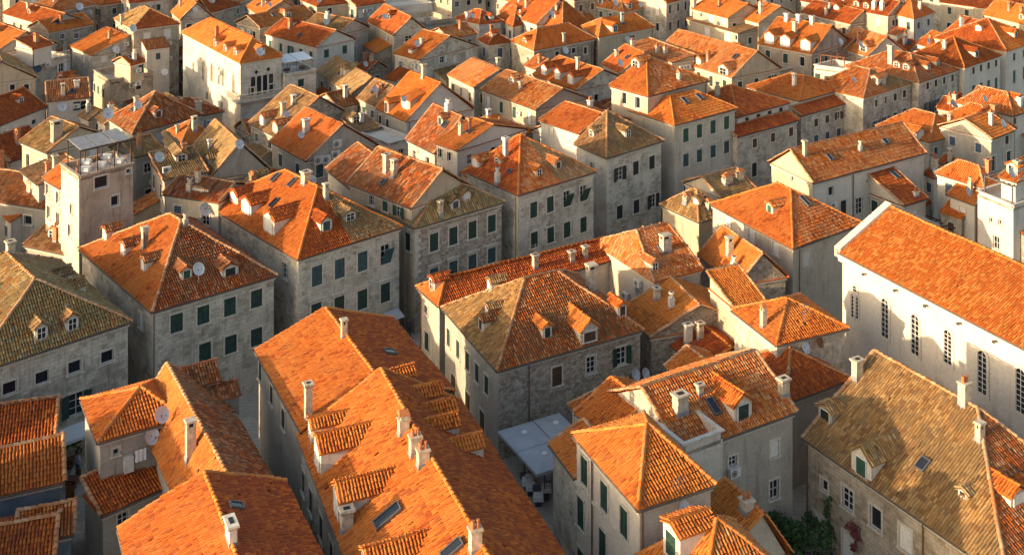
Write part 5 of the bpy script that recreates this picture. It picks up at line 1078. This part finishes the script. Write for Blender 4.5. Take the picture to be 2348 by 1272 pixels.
# low houses squeezed into the gaps of the rear quarter
def clash(c, a, b, hs, pad=.25):
    def inside(p, C, A, B):
        d = p - C; k = A.x * B.y - A.y * B.x; u = (d.x * B.y - d.y * B.x) / k; v = (A.x * d.y - A.y * d.x) / k
        return -pad / A.length < u < 1 + pad / A.length and -pad / B.length < v < 1 + pad / B.length
    pts = lambda C, A, B: [C + A * i / 3 + B * j / 3 for i in range(4) for j in range(4)]
    return any(inside(p, hs.C, hs.A, hs.B) for p in pts(c, a, b)) or any(inside(p, c, a, b) for p in pts(hs.C, hs.A, hs.B))
found = []; tries = 0
while len(found) < 46 and tries < 9000:
    tries += 1; Y = drn.uniform(108, 212); X = Y * drn.uniform(-.45, .45)
    if X > 0 and Y < 142: continue
    if -.2 * Y < X and Y < 122: continue
    an = math.radians(drn.uniform(30, 46)); la, lb = drn.uniform(3.2, 6.2), drn.uniform(3.2, 6.2); A_ = V((math.cos(an), math.sin(an), 0)) * la; B_ = V((-math.sin(an), math.cos(an), 0)) * lb; c = V((X, Y, 0))
    if any(clash(c, A_, B_, q) for q in HOUSES if abs(q.C.y - Y) < 40): continue
    z = drn.uniform(5.0, 7.6)
    x = Hs('pending', 'F', (CX + F * X / Y, YH + F * (H - z) / Y), la, lb, z, drn.choice(('gable', 'gable', 'hip')), drn.choice('AB'), h=drn.uniform(.9, 1.4), e1=.3, ang=math.degrees(an), tile=drn.choice(('tile_red', 'tile_mix', 'tile_orange', 'tile_brown', 'tile_ochre')), wall=drn.choice(('stone', 'stone_brown', 'plaster', 'plaster_white', 'rubble')), group='low houses in the gaps', gut=False)
    found.append(x)
found.sort(key=lambda q: proj(q.C)[0])
TN = {'tile_red': 'red', 'tile_mix': 'mottled', 'tile_orange': 'orange', 'tile_brown': 'brown', 'tile_ochre': 'ochre'}
mid = lambda q: q.C + (q.A + q.B) / 2
taken = set(); named = [q for q in HOUSES if q not in found and q.C.y < 215]
for x in found:                                    # told apart by the taller neighbour each one crouches beside
    x.decorate(drn)
    for q in sorted(named, key=lambda q: (mid(q) - mid(x)).length):
        dx, dy = proj(mid(x))[0] - proj(mid(q))[0], mid(x).y - mid(q).y
        rel = ('behind' if dy > 0 else 'in front of') if abs(dy) > abs(mid(x).x - mid(q).x) else ('right of' if dx > 0 else 'left of')
        w = q.label.split(',')[0].split()[:10]
        while w[-1] in ('with', 'and', 'of', 'the', 'at', 'its', 'on', 'two', 'one', 'in', 'a', 'to', 'three', 'big', 'small', 'white', 'below', 'above', 'behind', 'left', 'right', 'up', 'beside', 'upper', 'little', 'lit'): w.pop()
        lab = 'low %s-roofed house %s %s' % (TN[x.tile], rel, ' '.join(w))
        if lab not in taken: break
    taken.add(lab); x.root['label'] = x.label = lab
print('low houses', len(found))
AUTO = False
# ---------------------------------------------------------------- church details
def arch_window(hs, side, q, w, h, name='arched_window', panes=(2, 7), ring=.22):
    """tall round-headed window: q = pixel of its centre on the wall"""
    o, e, Ln, n = hs.W[side]; c = hitplane(*q, o, n); zb = c.z - h / 2; c = V((c.x, c.y, zb)); hs_ = h - w / 2
    def outline(r, zb_=0.0, k=10):
        pts = [(-r, zb_), (r, zb_)] + [(r * math.cos(math.pi * i / k), hs_ + r * math.sin(math.pi * i / k)) for i in range(k + 1)]
        return pts
    P = lambda x, z, d: c + e * x + Z1 * z + n * d
    a, b = outline(w / 2 + ring, -ring), outline(w / 2)
    fr = MB(); N_ = len(a)
    for i in range(N_):
        j = (i + 1) % N_
        fr.face([P(*a[i], .09), P(*a[j], .09), P(*b[j], .09), P(*b[i], .09)]); fr.face([P(*a[i], 0), P(*a[j], 0), P(*a[j], .09), P(*a[i], .09)]); fr.face([P(*b[i], .09), P(*b[j], .09), P(*b[j], .012), P(*b[i], .012)])
    ob = hs.part(name, fr, ['plaster_white'])
    g = MB(); g.face([P(x, z, .012) for x, z in b]); hs.part('pane', g, ['glass'], ob)
    m = MB()
    for i in range(0, panes[0] + 1): x = -w / 2 + w * i / panes[0]; m.box(P(x - .025, 0, .013), e * .05, n * .03, Z1 * (hs_ if i in (0, panes[0]) else h * .97))
    for i in range(panes[1] + 1): m.box(P(-w / 2, hs_ * i / panes[1] - .02, .014), e * w, n * .025, Z1 * .04)
    hs.part('window_frame', m, ['frame'], ob)
for x, y, w, h in ((2030, 729, .75, 3.2), (2099, 767, .8, 3.2), (2174, 795, .75, 2.6), (2253, 853, .8, 3.2), (2341, 895, .8, 3.2)): arch_window(CH, 'B', (x, y), w, h)
for x in (1955.5, 1966): arch_window(CH, 'B', (x, 700 if x < 1960 else 704), .3, 2.0, panes=(1, 6), ring=.1)
arch_window(CH, 'B', (1961, 662), .5, .5, panes=(1, 1), ring=.15)
o, e, Ln, n = CH.W['B']; b = MB()
for z_, hh, d in ((11.2 - .75, .45, .22), (11.2 - .3, .2, .42)): b.box(V((o.x, o.y, z_)) - e * .3, e * (Ln + .3), n * d, Z1 * hh)
b.box(V((o.x, o.y, 2.2)), e * Ln, n * .12, Z1 * .25)
CH.part('cornice', b, ['plaster_white'])
b = MB(); Lc, Dc, Pk = CH.C + CH.B, CH.C + CH.A + CH.B, CH.E2
for p_, q_ in ((Lc, Pk), (Dc, Pk)):
    s_ = CH.eb * .35; u_ = Z1 * .42
    b.face([p_ - s_ + u_, q_ - s_ + u_, q_ + s_ + u_, p_ + s_ + u_]); b.face([p_ - s_ - u_, q_ - s_ - u_, q_ - s_ + u_, p_ - s_ + u_]); b.face([p_ + s_ - u_, p_ + s_ + u_, q_ + s_ + u_, q_ + s_ - u_]); b.face([p_ - s_ - u_, p_ - s_ + u_, p_ + s_ + u_, p_ + s_ - u_])
CH.part('coping', b, ['plaster_white'])
for q in ((1990, 625), (2062, 662), (2131, 697), (2208, 737), (2290, 778)):   # flood lamps below the eave
    p_ = hitplane(*q, o, n); b = MB(); b.tube(p_ - n * .05, p_ + n * .55, .035, 0, 5); b.cbox(p_ + n * .55 - Z1 * .12, .22, .22, .16, 0); CH.part('lamp_bracket', b, ['metal'])
CT = Hs('tan flat terrace roof with little stone vents at the foot of the church wall', 'F', (2578, 1285), 4.6, (2030, 935), 4.4, 'flat', wall='plaster', name='terrace_building', cat='building')
for q in ((2116, 850), (2166, 875)): CT.chimney('T', q, .8, .7, .9, 1, 'chimney_plaster')
CT.chimney('T', (2030, 830), .9, .7, .8, 4)
# ---------------------------------------------------------------- palace details
def pointed(hs, side, q, w, h, name='pointed_window', col='soot', ring=.12):
    o, e, Ln, n = hs.W[side]; c = hitplane(*hs.px(q), o, n); c = V((c.x, c.y, c.z - h / 2)); P = lambda x, z, d: c + e * x + Z1 * z + n * d
    sp = h - w * 1.0
    def ol(r, zb=0.0):
        k = 6; pts = [(-r, zb), (r, zb), (r, sp)]
        pts += [(r * math.cos(i * math.pi / 2 / k) , sp + (h - sp + (r - w / 2)) * math.sin(i * math.pi / 2 / k) ** .9) for i in range(1, k)] + [(0, h + (r - w / 2))]
        pts += [(-r * math.cos(i * math.pi / 2 / k), sp + (h - sp + (r - w / 2)) * math.sin(i * math.pi / 2 / k) ** .9) for i in range(k - 1, 0, -1)] + [(-r, sp)]
        return pts
    a, b_ = ol(w / 2 + ring, -.05), ol(w / 2); fr = MB(); N_ = len(a)
    for i in range(N_):
        j = (i + 1) % N_
        fr.face([P(*a[i], .12), P(*a[j], .12), P(*b_[j], .12), P(*b_[i], .12)]); fr.face([P(*a[i], 0), P(*a[j], 0), P(*a[j], .12), P(*a[i], .12)]); fr.face([P(*b_[i], .12), P(*b_[j], .12), P(*b_[j], .01), P(*b_[i], .01)])
    ob = hs.part(name, fr, ['stone_white']); g = MB(); g.face([P(x, z, .012) for x, z in b_]); hs.part('pane', g, ['glass'], ob); return c, e, n
for i in range(4): pointed(U1, 'A', (2235 + 53 * i, 760 - 13 * i), .72, 3.0)
o, e, Ln, n = U1.W['A']
for x_, y_ in ((2262, 638), (2368, 612)):
    c = hitplane(*U1.px((x_, y_)), o, n); b = MB()
    for dx, dz in ((-.14, 0), (.14, 0), (0, -.14), (0, .14)): b.face([c + n * .125 + e * (dx + .15 * math.cos(i * math.pi / 4)) + Z1 * (dz + .15 * math.sin(i * math.pi / 4)) for i in range(8)])
    U1.part('quatrefoil', b, ['soot'])
c0, c1 = hitplane(*U1.px((2205, 830)), o, n), hitplane(*U1.px((2430, 780)), o, n); b = MB(); b.box(V((c0.x, c0.y, c0.z + 2.3)) - e * .3, e * ((c1 - c0).length + .5), n * .11, Z1 * 1.6); U1.part('tracery', b, ['stone_white'])
for x_, y_, w_ in ((1872, 640, .42), (1940, 665, .38), (1975, 682, .38), (2066, 735, .42), (1795, 625, .4)): pointed(U1, 'B', (x_, y_), w_, 2.6)
b = MB(); zb = 12.4 - 5.5; oB, eB, LB, nB = U1.W['B']; cC = V((o.x, o.y, zb))
b.box(cC + n * 0 - nB * 0, e * Ln, n * .9, Z1 * .18); b.box(cC - eB * 3.2 + n * .0, eB * 4.1, nB * .9, Z1 * .18)
def balus(b, p, d, L_, h_=.85):
    b.box(p + Z1 * .18, d * L_, V((-d.y, d.x, 0)) * .1, Z1 * .08); b.box(p + Z1 * (.18 + h_), d * L_, V((-d.y, d.x, 0)) * .14, Z1 * .1)
    k = int(L_ / .22)
    for i in range(k + 1): b.cbox(p + d * (L_ * i / k) + V((-d.y, d.x, 0)) * .05 + Z1 * .26, .07, .07, h_ - .08)
balus(b, cC + n * .8 + nB * .8, e, Ln + .75); balus(b, cC + nB * .8 - eB * 3.2, eB, 4.0); U1.part('balcony', b, ['stone_white'])
# balustrade of the little terrace, upper left
b = MB(); oA, eA, LA, nA = U5.W['A']; p0 = hitplane(*U5.px((478, 520)), oA, nA); balus(b, V((p0.x, p0.y, 8.75)), eA, max(1.0, LA - (p0 - oA).dot(eA) - .1), .7); U5.part('balustrade', b, ['stone_white'])
# ---------------------------------------------------------------- roof restaurant on the tower
fl = TW.flat; fz = TW.z + .1
pv = empty('glass_pavilion', V((fl[0].x, fl[0].y, fz)), 'glazed pavilion with white roof panels on top of the pink tower', 'pavilion')
c_, r_, d_, l_ = [V((p.x, p.y, fz)) for p in fl]; ea, eb = TW.ea, TW.eb; LA, LB = (r_ - c_).length, (l_ - c_).length; hp = 2.35
def pmesh(name, b, mats, par=pv): return link(name, b.mesh(name, mats, V((fl[0].x, fl[0].y, fz))), par)
for i in range(4):
    for j in (0, 1):
        b = MB(); p = c_ + ea * (.1 + (LA - .3) * i / 3) + eb * (.1 + (LB - .3) * .72 * j); b.box(p, ea * .1, eb * .1, Z1 * hp); pmesh('post', b, ['brown'])
for i in range(3):
    b = MB(); p = c_ + ea * (.2 + (LA - .3) * i / 3) + eb * .05 + Z1 * (hp + .02); b.box(p, ea * ((LA - .3) / 3 - .12), eb * (LB * .72) + Z1 * .22, Z1 * .06); pmesh('roof_panel', b, ['lead'])
    b = MB(); p = c_ + ea * (.22 + (LA - .3) * i / 3) + eb * .13; b.box(p, ea * ((LA - .3) / 3 - .12), eb * .02, Z1 * 1.0); pmesh('pane', b, ['clearglass'])
b = MB(); b.box(c_ + ea * .08 + eb * .08 + Z1 * (hp - .12), ea * (LA - .2), eb * .12, Z1 * .13); b.box(c_ + ea * .08 + eb * (.1 + LB * .68) + Z1 * (hp + .06), ea * (LA - .2), eb * .12, Z1 * .13)
pmesh('beam', b, ['brown'])
def chair(p, yaw, label, grp, mat='wood'):
    t = empty('chair', p, label, 'chair', grp); t.rotation_euler = (0, 0, yaw)
    for nm, bx_ in (('seat', [((-.2, -.2, .42), .4, .4, .05)]), ('backrest', [((-.2, .16, .47), .4, .04, .42)]), *[('leg', [((x, y, 0), .04, .04, .42)]) for x in (-.2, .16) for y in (-.2, .16)]):
        def mk():
            b = MB()
            for o_, sx, sy, sz in bx_: b.box(o_, (sx, 0, 0), (0, sy, 0), (0, 0, sz))
            return b.mesh(nm, [mat])
        link(nm, cached(('chair', nm, mat, bx_[0][0]), mk), t)
def table(p, w, label, grp, cloth='cloth'):
    t = empty('dining_table', p, label, 'table', grp)
    def top():
        b = MB(); b.taper((0, 0, .45), w + .06, w + .06, w, w, .3); return b.mesh('tablecloth', [cloth])
    def leg():
        b = MB(); b.cbox((0, 0, 0), .1, .1, .5); b.cbox((0, 0, 0), .45, .45, .04); return b.mesh('leg', ['metal'])
    link('tablecloth', cached(('tc', w, cloth), top), t); link('leg', cached(('tl',), leg), t)
tz = TW.z - .3
for i, (u_, v_) in enumerate(((.14, .2), (.45, .25), (.75, .2), (.3, .62), (.68, .62))):
    p = V((c_.x, c_.y, tz + .01)) + ea * LA * u_ + eb * LB * v_ + ea * .3 + eb * .3
    WH = ('front left', 'front middle', 'front right', 'rear left', 'rear right')[i]
    table(p, .85, 'white-clothed %s dining table inside the glazed pavilion on the tower' % WH, 'pavilion tables')
    for dx in (-1, 1): chair(p + ea * dx * .62, math.atan2(ea.y, ea.x) + (math.pi / 2 if dx < 0 else -math.pi / 2), 'dark chair %s of the %s table in the tower pavilion' % ('left' if dx < 0 else 'right', WH), 'pavilion chairs')
# ---------------------------------------------------------------- café awnings
A_ = V((.88, .47, 0)).normalized(); N_ = V((A_.y, -A_.x, 0)); P00 = V((-1.1, 85.6, 0))
NAMES = {(0, 0): 'square grey café awning nearest the corner of the rubble house', (1, 0): 'square grey café awning along the rubble house wall, right one', (0, 1): 'square grey café awning in front, above the seated guests', (1, 1): 'square grey café awning beside the lean-to roof of the cream house'}
for (i, j), lab in NAMES.items():
    w = (3.0, 2.3)[i]; p = P00 + A_ * (1.5 if i == 0 else 4.25) + N_ * (1.5 + 3.04 * j); t = empty('cafe_awning', p, lab, 'awning', 'square café awnings')
    b = MB(); c4 = [A_ * (sx * w / 2) + N_ * (sy * 1.49) + Z1 * 3.0 for sx, sy in ((-1, -1), (1, -1), (1, 1), (-1, 1))]; ap = Z1 * 3.28
    for k in range(4): b.face([c4[k], c4[(k + 1) % 4], ap]); b.face([c4[k], c4[k] - Z1 * .2, c4[(k + 1) % 4] - Z1 * .2, c4[(k + 1) % 4]])
    link('canopy', b.mesh('canopy', ['canvas']), t); b = MB(); b.tube((0, 0, 0), (0, 0, 3.25), .05, 0, 8); b.cbox((0, 0, 0), .7, .7, .1); link('pole', b.mesh('pole', ['metal']), t)
    b = MB(); b.tube((0, 0, 3.27), (0, 0, 3.36), .25, 0, 10, .18); link('vent_cap', b.mesh('vent_cap', ['cloth']), t)
# ---------------------------------------------------------------- people
def person(p, yaw, label, pose='stand', shirt=(.6, .62, .66), trousers=(.05, .06, .09), hair=(.05, .03, .02), group=None):
    key = ('person', pose, shirt, trousers)
    if pose == 'stand': hip = .92; kn = [(.1, .03, .5), (-.1, .0, .5)]; ft = [(.11, -.02, .05), (-.12, .04, .05)]
    elif pose == 'walk': hip = .9; kn = [(.1, -.16, .5), (-.1, .08, .48)]; ft = [(.1, -.28, .06), (-.1, .36, .1)]
    else: hip = .5; kn = [(.12, -.42, .5), (-.12, -.42, .5)]; ft = [(.13, -.42, .05), (-.13, -.38, .05)]
    sh = hip + .5
    v = [(0, 0, hip), (0, .01, hip + .25), (0, .02, sh), (0, .01, sh + .1), (0, -.02, sh + .2), (0, -.02, sh + .29)]; r = [.15, .135, .15, .055, .095, .07]; ed = [(0, 1), (1, 2), (2, 3), (3, 4), (4, 5)]
    def add(pt, rad, par): v.append(pt); r.append(rad); ed.append((par, len(v) - 1)); return len(v) - 1
    for s_, k_ in ((1, 0), (-1, 1)):
        a = add((s_ * .1, 0, hip - .06), .1, 0); a = add(kn[k_], .062, a); a = add((ft[k_][0], ft[k_][1] + .02, ft[k_][2] + .04), .042, a); add((ft[k_][0], ft[k_][1] - .16, ft[k_][2] - .01), .035, a)
        fw = -.22 if pose == 'sit' else (-.08 if s_ > 0 else .06)
        a = add((s_ * .19, .02, sh - .02), .065, 2); a = add((s_ * .25, .0 + fw * .2, sh - .3), .045, a); a = add((s_ * .23, fw, sh - .53 + (.2 if pose == 'sit' else 0)), .034, a); a = add((s_ * .22, fw - .04, sh - .6 + (.22 if pose == 'sit' else 0)), .028, a)
        for q in (-.022, -.008, .008, .022): add((s_ * .22 + q, fw - .07, sh - .69 + (.24 if pose == 'sit' else 0)), .008, a)
        add((s_ * .185, fw - .07, sh - .63 + (.22 if pose == 'sit' else 0)), .009, a)
    me = bpy.data.meshes.new('person'); me.from_pydata(v, ed, [])
    bm = bmesh.new(); bm.from_mesh(me); ly = bm.verts.layers.skin.verify(); bm.verts.ensure_lookup_table()
    for i, x in enumerate(r): bm.verts[i][ly].radius = (x * (1.25 if i < 3 else 1), x)
    bm.verts[0][ly].use_root = True; bm.to_mesh(me); bm.free()
    m, t_, b_ = newmat('person_%d' % len(MAT)); k = NT(t_); z = k.n('SeparateXYZ', {0: k.n('TexCoord').outputs['Object']}).outputs[2]
    c = k.ramp(k.math('DIVIDE', z, 2.0), [(0, (.03, .025, .02)), (.045, trousers), ((hip + .02) / 2, shirt), ((sh + .06) / 2, (.45, .26, .18)), ((sh + .22) / 2, hair)], 'CONSTANT')
    t_.links.new(c, b_.inputs['Base Color']); b_.inputs['Roughness'].default_value = .85; me.materials.append(m)
    ob = bpy.data.objects.new('person', me); COL.objects.link(ob); ob.location = p; ob.rotation_euler = (0, 0, yaw); ob['label'] = label; ob['category'] = 'person'
    if group: ob['group'] = group
    md = ob.modifiers.new('skin', 'SKIN'); md.use_smooth_shade = True; md = ob.modifiers.new('sub', 'SUBSURF'); md.levels = 1; md.render_levels = 2
G = lambda x, y: bp(x, y, 0)
person(G(178, 1090), 2.6, 'person in pale blue shirt and jeans standing in the left alley', 'stand', (.35, .45, .62), (.05, .09, .16))
person(G(946, 815), .4, 'person in white top walking in the shaded street', 'walk', (.6, .6, .62), (.08, .08, .1))
person(G(938, 770), .2, 'person in dark clothes farther up the shaded street', 'walk', (.08, .07, .08), (.04, .04, .05))
seats = [(G(*((1212, 1118), (1229, 1142), (1247, 1122))[i]), sh_, tr) for i, (sh_, tr) in enumerate((((.62, .62, .64), (.1, .1, .12)), ((.12, .14, .2), (.2, .2, .22)), ((.55, .56, .6), (.05, .05, .06))))]
for (p, sh_, tr), lab, wh in zip(seats, ('seated person in white shirt at the café edge', 'seated person in navy top under the grey café awning', 'seated person in pale grey top beside the cream house'), ('white-shirted', 'navy-topped', 'grey-topped')):
    person(p, .3, lab, 'sit', sh_, tr); chair(p + V((0, .04, 0)), .3, 'dark café chair of the %s seated guest' % wh, 'café chairs', 'metal'); table(p + V((.15, -.75, 0)), .7, 'small white café table in front of the %s guest' % wh, 'café tables')
for i in range(3): table(P00 + A_ * (.9 + 1.6 * i) + N_ * 3.0, .7, 'small white café table below the grey awnings, %s of three in the rear row' % ('left', 'middle', 'right')[i], 'café tables')
# left alley: awning, tables, menu board, plant
t = empty('shop_awning', bp(165, 985, 2.7) * 1.0, 'white shop awning on the stone house wall above the left alley', 'awning')
oA, eA, LA, nA = M0.W['A']; pa = hitplane(134, 985, oA, nA); t.location = (pa.x, pa.y, 0); b = MB(); q0 = V((0, 0, 3.0)); b.box(q0, eA * 2.4, nA * 1.2 - Z1 * .45, Z1 * .04); b.box(q0 + nA * 1.2 - Z1 * .65, eA * 2.4, nA * .02, Z1 * .2); link('canopy', b.mesh('canopy', ['cloth']), t)
b = MB()
for k in (0, 2.36): b.tube(eA * k + Z1 * 2.4 - nA * .05, eA * k + nA * 1.15 + Z1 * 2.5, .025, 0, 5)
link('bracket', b.mesh('bracket', ['metal']), t)
for x, y, w in ((160, 1072, 'farther'), (166, 1118, 'nearer')):
    table(G(x, y), .75, 'dark café table in the narrow left alley, %s one' % w, 'alley tables', 'wood'); chair(G(x, y) + V((.1, .7, 0)), 0, 'dark chair behind the %s café table in the left alley' % w, 'alley chairs'); chair(G(x, y) + V((.1, -.7, 0)), 3.1, 'dark chair before the %s café table in the left alley' % w, 'alley chairs')
t = empty('menu_board', G(158, 1150), 'red leaning menu board in the left alley', 'sign'); b = MB(); b.box((-.25, 0, 0), (.5, 0, 0), (0, .25, 1.1), (0, .03, 0)); b.box((-.25, .45, 0), (.5, 0, 0), (0, -.2, 1.1), (0, .03, 0)); link('board', b.mesh('board', ['rust']), t)
t = empty('street_awning', bp(900, 735, 0), 'small grey shop awning at the street corner', 'awning'); oA, eA, LA, nA = M2.W['A']; pa = hitplane(880, 727, oA, nA); t.location = (pa.x, pa.y, 0); b = MB(); b.box(V((0, 0, 3.0)), eA * 1.6, nA * 1.1 - Z1 * .4, Z1 * .05); link('canopy', b.mesh('canopy', ['canvas']), t)
# ---------------------------------------------------------------- plants
def leaves(b, c, rx, ry, rz, n, size, rnd, m=0, clumps=9):
    cl = [(V((rnd.gauss(0, .45) * rx, rnd.gauss(0, .45) * ry, rnd.gauss(0, .42) * rz)), rnd.uniform(.3, .55)) for _ in range(clumps)]
    for _ in range(n):
        o_, s_ = rnd.choice(cl); d = V((rnd.gauss(0, 1), rnd.gauss(0, 1), rnd.gauss(0, 1))).normalized() * (rnd.random() ** .4)
        p = V(c) + o_ + V((d.x * rx * s_, d.y * ry * s_, d.z * rz * s_))
        a = V((rnd.gauss(0, 1), rnd.gauss(0, 1), rnd.gauss(0, .6))).normalized(); q = a.orthogonal().normalized(); z = size * rnd.uniform(.6, 1.4)
        b.face([p - a * z, p + q * z * .5, p + a * z, p - q * z * .5], m)
rnd = random.Random(5)
def tree(name, label, p, h, rx, rz, n, size, mat='leafdark', cat='tree'):
    t = empty(name, p, label, cat); b = MB(); b.tube((0, 0, -.1), (0, 0, h * .6), .14, 0, 7, .08)
    for _ in range(6):
        a = rnd.uniform(0, 6.28); b.tube((0, 0, h * rnd.uniform(.3, .55)), (math.cos(a) * rx * .6, math.sin(a) * rx * .6, h * rnd.uniform(.7, .95)), .06, 0, 5, .02)
    link('trunk', b.mesh('trunk', ['bark']), t); b = MB(); leaves(b, (0, 0, h), rx, rx, rz, n, size, rnd, 0, 14); link('crown', b.mesh('crown', [mat, 'leaflight']), t)
tree('garden_tree', 'dark leafy garden tree between white house and stone wall at bottom right', V((18.3, 75.4, 0)), 1.7, 2.3, 1.5, 3600, .13)
tree('garden_tree', 'dark shrub at the foot of the grey wall, bottom right', V((17.6, 72.4, 0)), 1.3, 1.6, 1.1, 1500, .12)
tree('roof_tree', 'round green tree beside the tan ruin at the top', bp(580, 72, 5.0) - Z1 * 5.0, 7.4, 2.0, 1.6, 1500, .2)
tree('alley_plant', 'yellow-green potted shrub in the left alley', G(176, 1062), 1.7, .6, .7, 500, .09, 'leaflight', 'plant')
def vine(label, hs, side, pts, n, mat):
    o, e, Ln, nn = hs.W[side]; ps = [hitplane(*q, o, nn) for q in pts]; t = empty('wall_vine', V((ps[-1].x, ps[-1].y, 0)), label, 'plant'); b = MB()
    for i in range(len(ps) - 1): b.tube(ps[i] + nn * .06, ps[i + 1] + nn * .06, .03, 0, 5)
    last = V((ps[-1].x, ps[-1].y, 0)); b.tube(ps[-1] + nn * .06, last + nn * .06, .035, 0, 5); link('stem', b.mesh('stem', ['bark'], last), t); b = MB()
    for i in range(len(ps) - 1): leaves(b, (ps[i] + ps[i + 1]) / 2 + nn * .15, .5, .35, .6, n, .08, rnd, 0, 6)
    link('foliage', b.mesh('foliage', [mat], last), t)
vine('dark green vine climbing the stone wall under the gold roof', GB, 'B', [(1902, 1150), (1903, 1175), (1905, 1205), (1908, 1240)], 160, 'leafdark')
vine('reddish purple creeper on the stone wall under the gold roof', GB, 'B', [(1955, 1200), (1975, 1210), (1965, 1240), (1960, 1268)], 260, 'leafred')
# laundry on the grey wall, lower left
oA, eA, LA, nA = BL1.W['A']; p = hitplane(318, 1032, oA, nA); t = empty('laundry', p, 'white towel hanging on a line at the grey wall, lower left', 'laundry'); b = MB()
for k in range(5): b.face([eA * (-.35 + .14 * k) + nA * (.5 + .04 * (k % 2)) + Z1 * .35, eA * (-.21 + .14 * k) + nA * (.5 + .04 * ((k + 1) % 2)) + Z1 * .35, eA * (-.21 + .14 * k) + nA * (.5 + .05 * ((k + 1) % 2)) - Z1 * .45, eA * (-.35 + .14 * k) + nA * (.5 + .05 * (k % 2)) - Z1 * .45])
link('towel', b.mesh('towel', ['cloth']), t); b = MB(); b.tube(eA * -1.2 + nA * .52 + Z1 * .36, eA * .9 + nA * .52 + Z1 * .36, .012, 0, 4)
for k in (-1.2, .9): b.tube(eA * k - nA * .05 + Z1 * .36, eA * k + nA * .55 + Z1 * .36, .02, 0, 4)
link('line', b.mesh('line', ['metal']), t)
p = hitplane(282, 1062, oA, nA); b = MB(); b.box(p + nA * .01 - Z1 * .5, eA * .6, nA * .4, Z1 * .95); BL1.part('cabinet', b, ['acwhite'])
# terrace awnings beside the palace, pergolas
for i, (lab, q) in enumerate((('white terrace awning beside the gothic palace, left one', (300, 640)), ('white terrace awning beside the gothic palace, right one', (460, 600)))):
    oA, eA, LA, nA = UT.W['A']; p = V((oA.x, oA.y, 9.3)) + eA * (LA * (.02 + .5 * i)) - nA * 1.0; t = empty('terrace_awning', p, lab, 'awning'); b = MB(); b.box(Z1 * 2.3 - nA * 3.4, eA * (LA * .47), nA * 3.6 - Z1 * .3, Z1 * .06); link('canopy', b.mesh('canopy', ['cloth']), t); b = MB()
    for sx in (.08, LA * .45):
        for sy in (0, -3.2): b.tube(eA * sx + nA * sy, eA * sx + nA * sy + Z1 * (2.1 - sy * .075), .04, 0, 5)
    link('post', b.mesh('post', ['metal']), t); table(p - nA * 1.2 + eA * 1.2, .8, 'dark terrace table under the %s white awning by the palace' % ('left', 'right')[i], 'palace terrace tables', 'wood')
def pergola(label, p, a, b_, h, nb, mat='brown', loose=None):
    t = empty('pergola', p, label, 'pergola'); A2, B2 = V(a), V(b_); da, db = A2.normalized(), B2.normalized()
    for i in range(nb): b = MB(); b.box(A2 * (i / (nb - 1)) + Z1 * (h + .12), da * .1, B2, Z1 * .1); link('rafter', b.mesh('rafter', [mat]), t)
    for k in (0, 1): b = MB(); b.box(B2 * k + Z1 * h, A2, db * .12, Z1 * .12); link('beam', b.mesh('beam', [mat]), t)
    for i in (0, 1):
        for k in (0, 1): b = MB(); b.box(A2 * i + B2 * k, da * .12, db * .12, Z1 * h); link('post', b.mesh('post', [mat]), t)
pg = bp(2140, 540, 3.2); pergola('dark wooden pergola of thin rafters beside the modern white block', V((pg.x, pg.y, 0)), (-3.2, 5.2, 0), (3.4, 1.9, 0), 3.2, 9)
pg = WT.C + (WT.ea + WT.eb) * .6; pergola('small pale pergola on the pink terrace, upper right', V((pg.x, pg.y, 9.1)), WT.eb * 3.5, WT.ea * 2.5, 2.2, 8, 'wood')
pg = X5.C + (X5.ea + X5.eb) * .5; pergola('thin wire pergola on the modern white block terrace', V((pg.x, pg.y, 8.9)), X5.eb * 3.5, X5.ea * 3.5, 2.2, 7, 'metal')
# ---------------------------------------------------------------- the town goes on beyond the frame: unseen houses added to cast shade
k = 0
for Y in (38, 50, 62, 76, 90, 106, 124, 144):
    for ring in (0, 1):
        X = -.4515 * Y - 9 - ring * 13; a = math.radians(30 + 4 * (k % 4)); c = V((X - 3, Y - 4, 0)); z = 7.5 + (k * 37 % 30) / 10
        cpx = (CX + F * c.x / c.y, YH + F * (H - z) / c.y)
        Hs('unseen tiled house added for shade past left edge, %s from the front in %s line' % (ORD[k // 2], ('inner', 'outer')[ring]), 'F', cpx, 9, 9.5, z, ('gable', 'hip')[k % 2], h=2.3, e1=.35, ang=math.degrees(a), tile=('tile_mix', 'tile_orange', 'tile_brown')[k % 3], wall=('stone', 'plaster')[k % 2], group='houses beyond the left edge', gut=False, cornice=False, cp=.4); k += 1
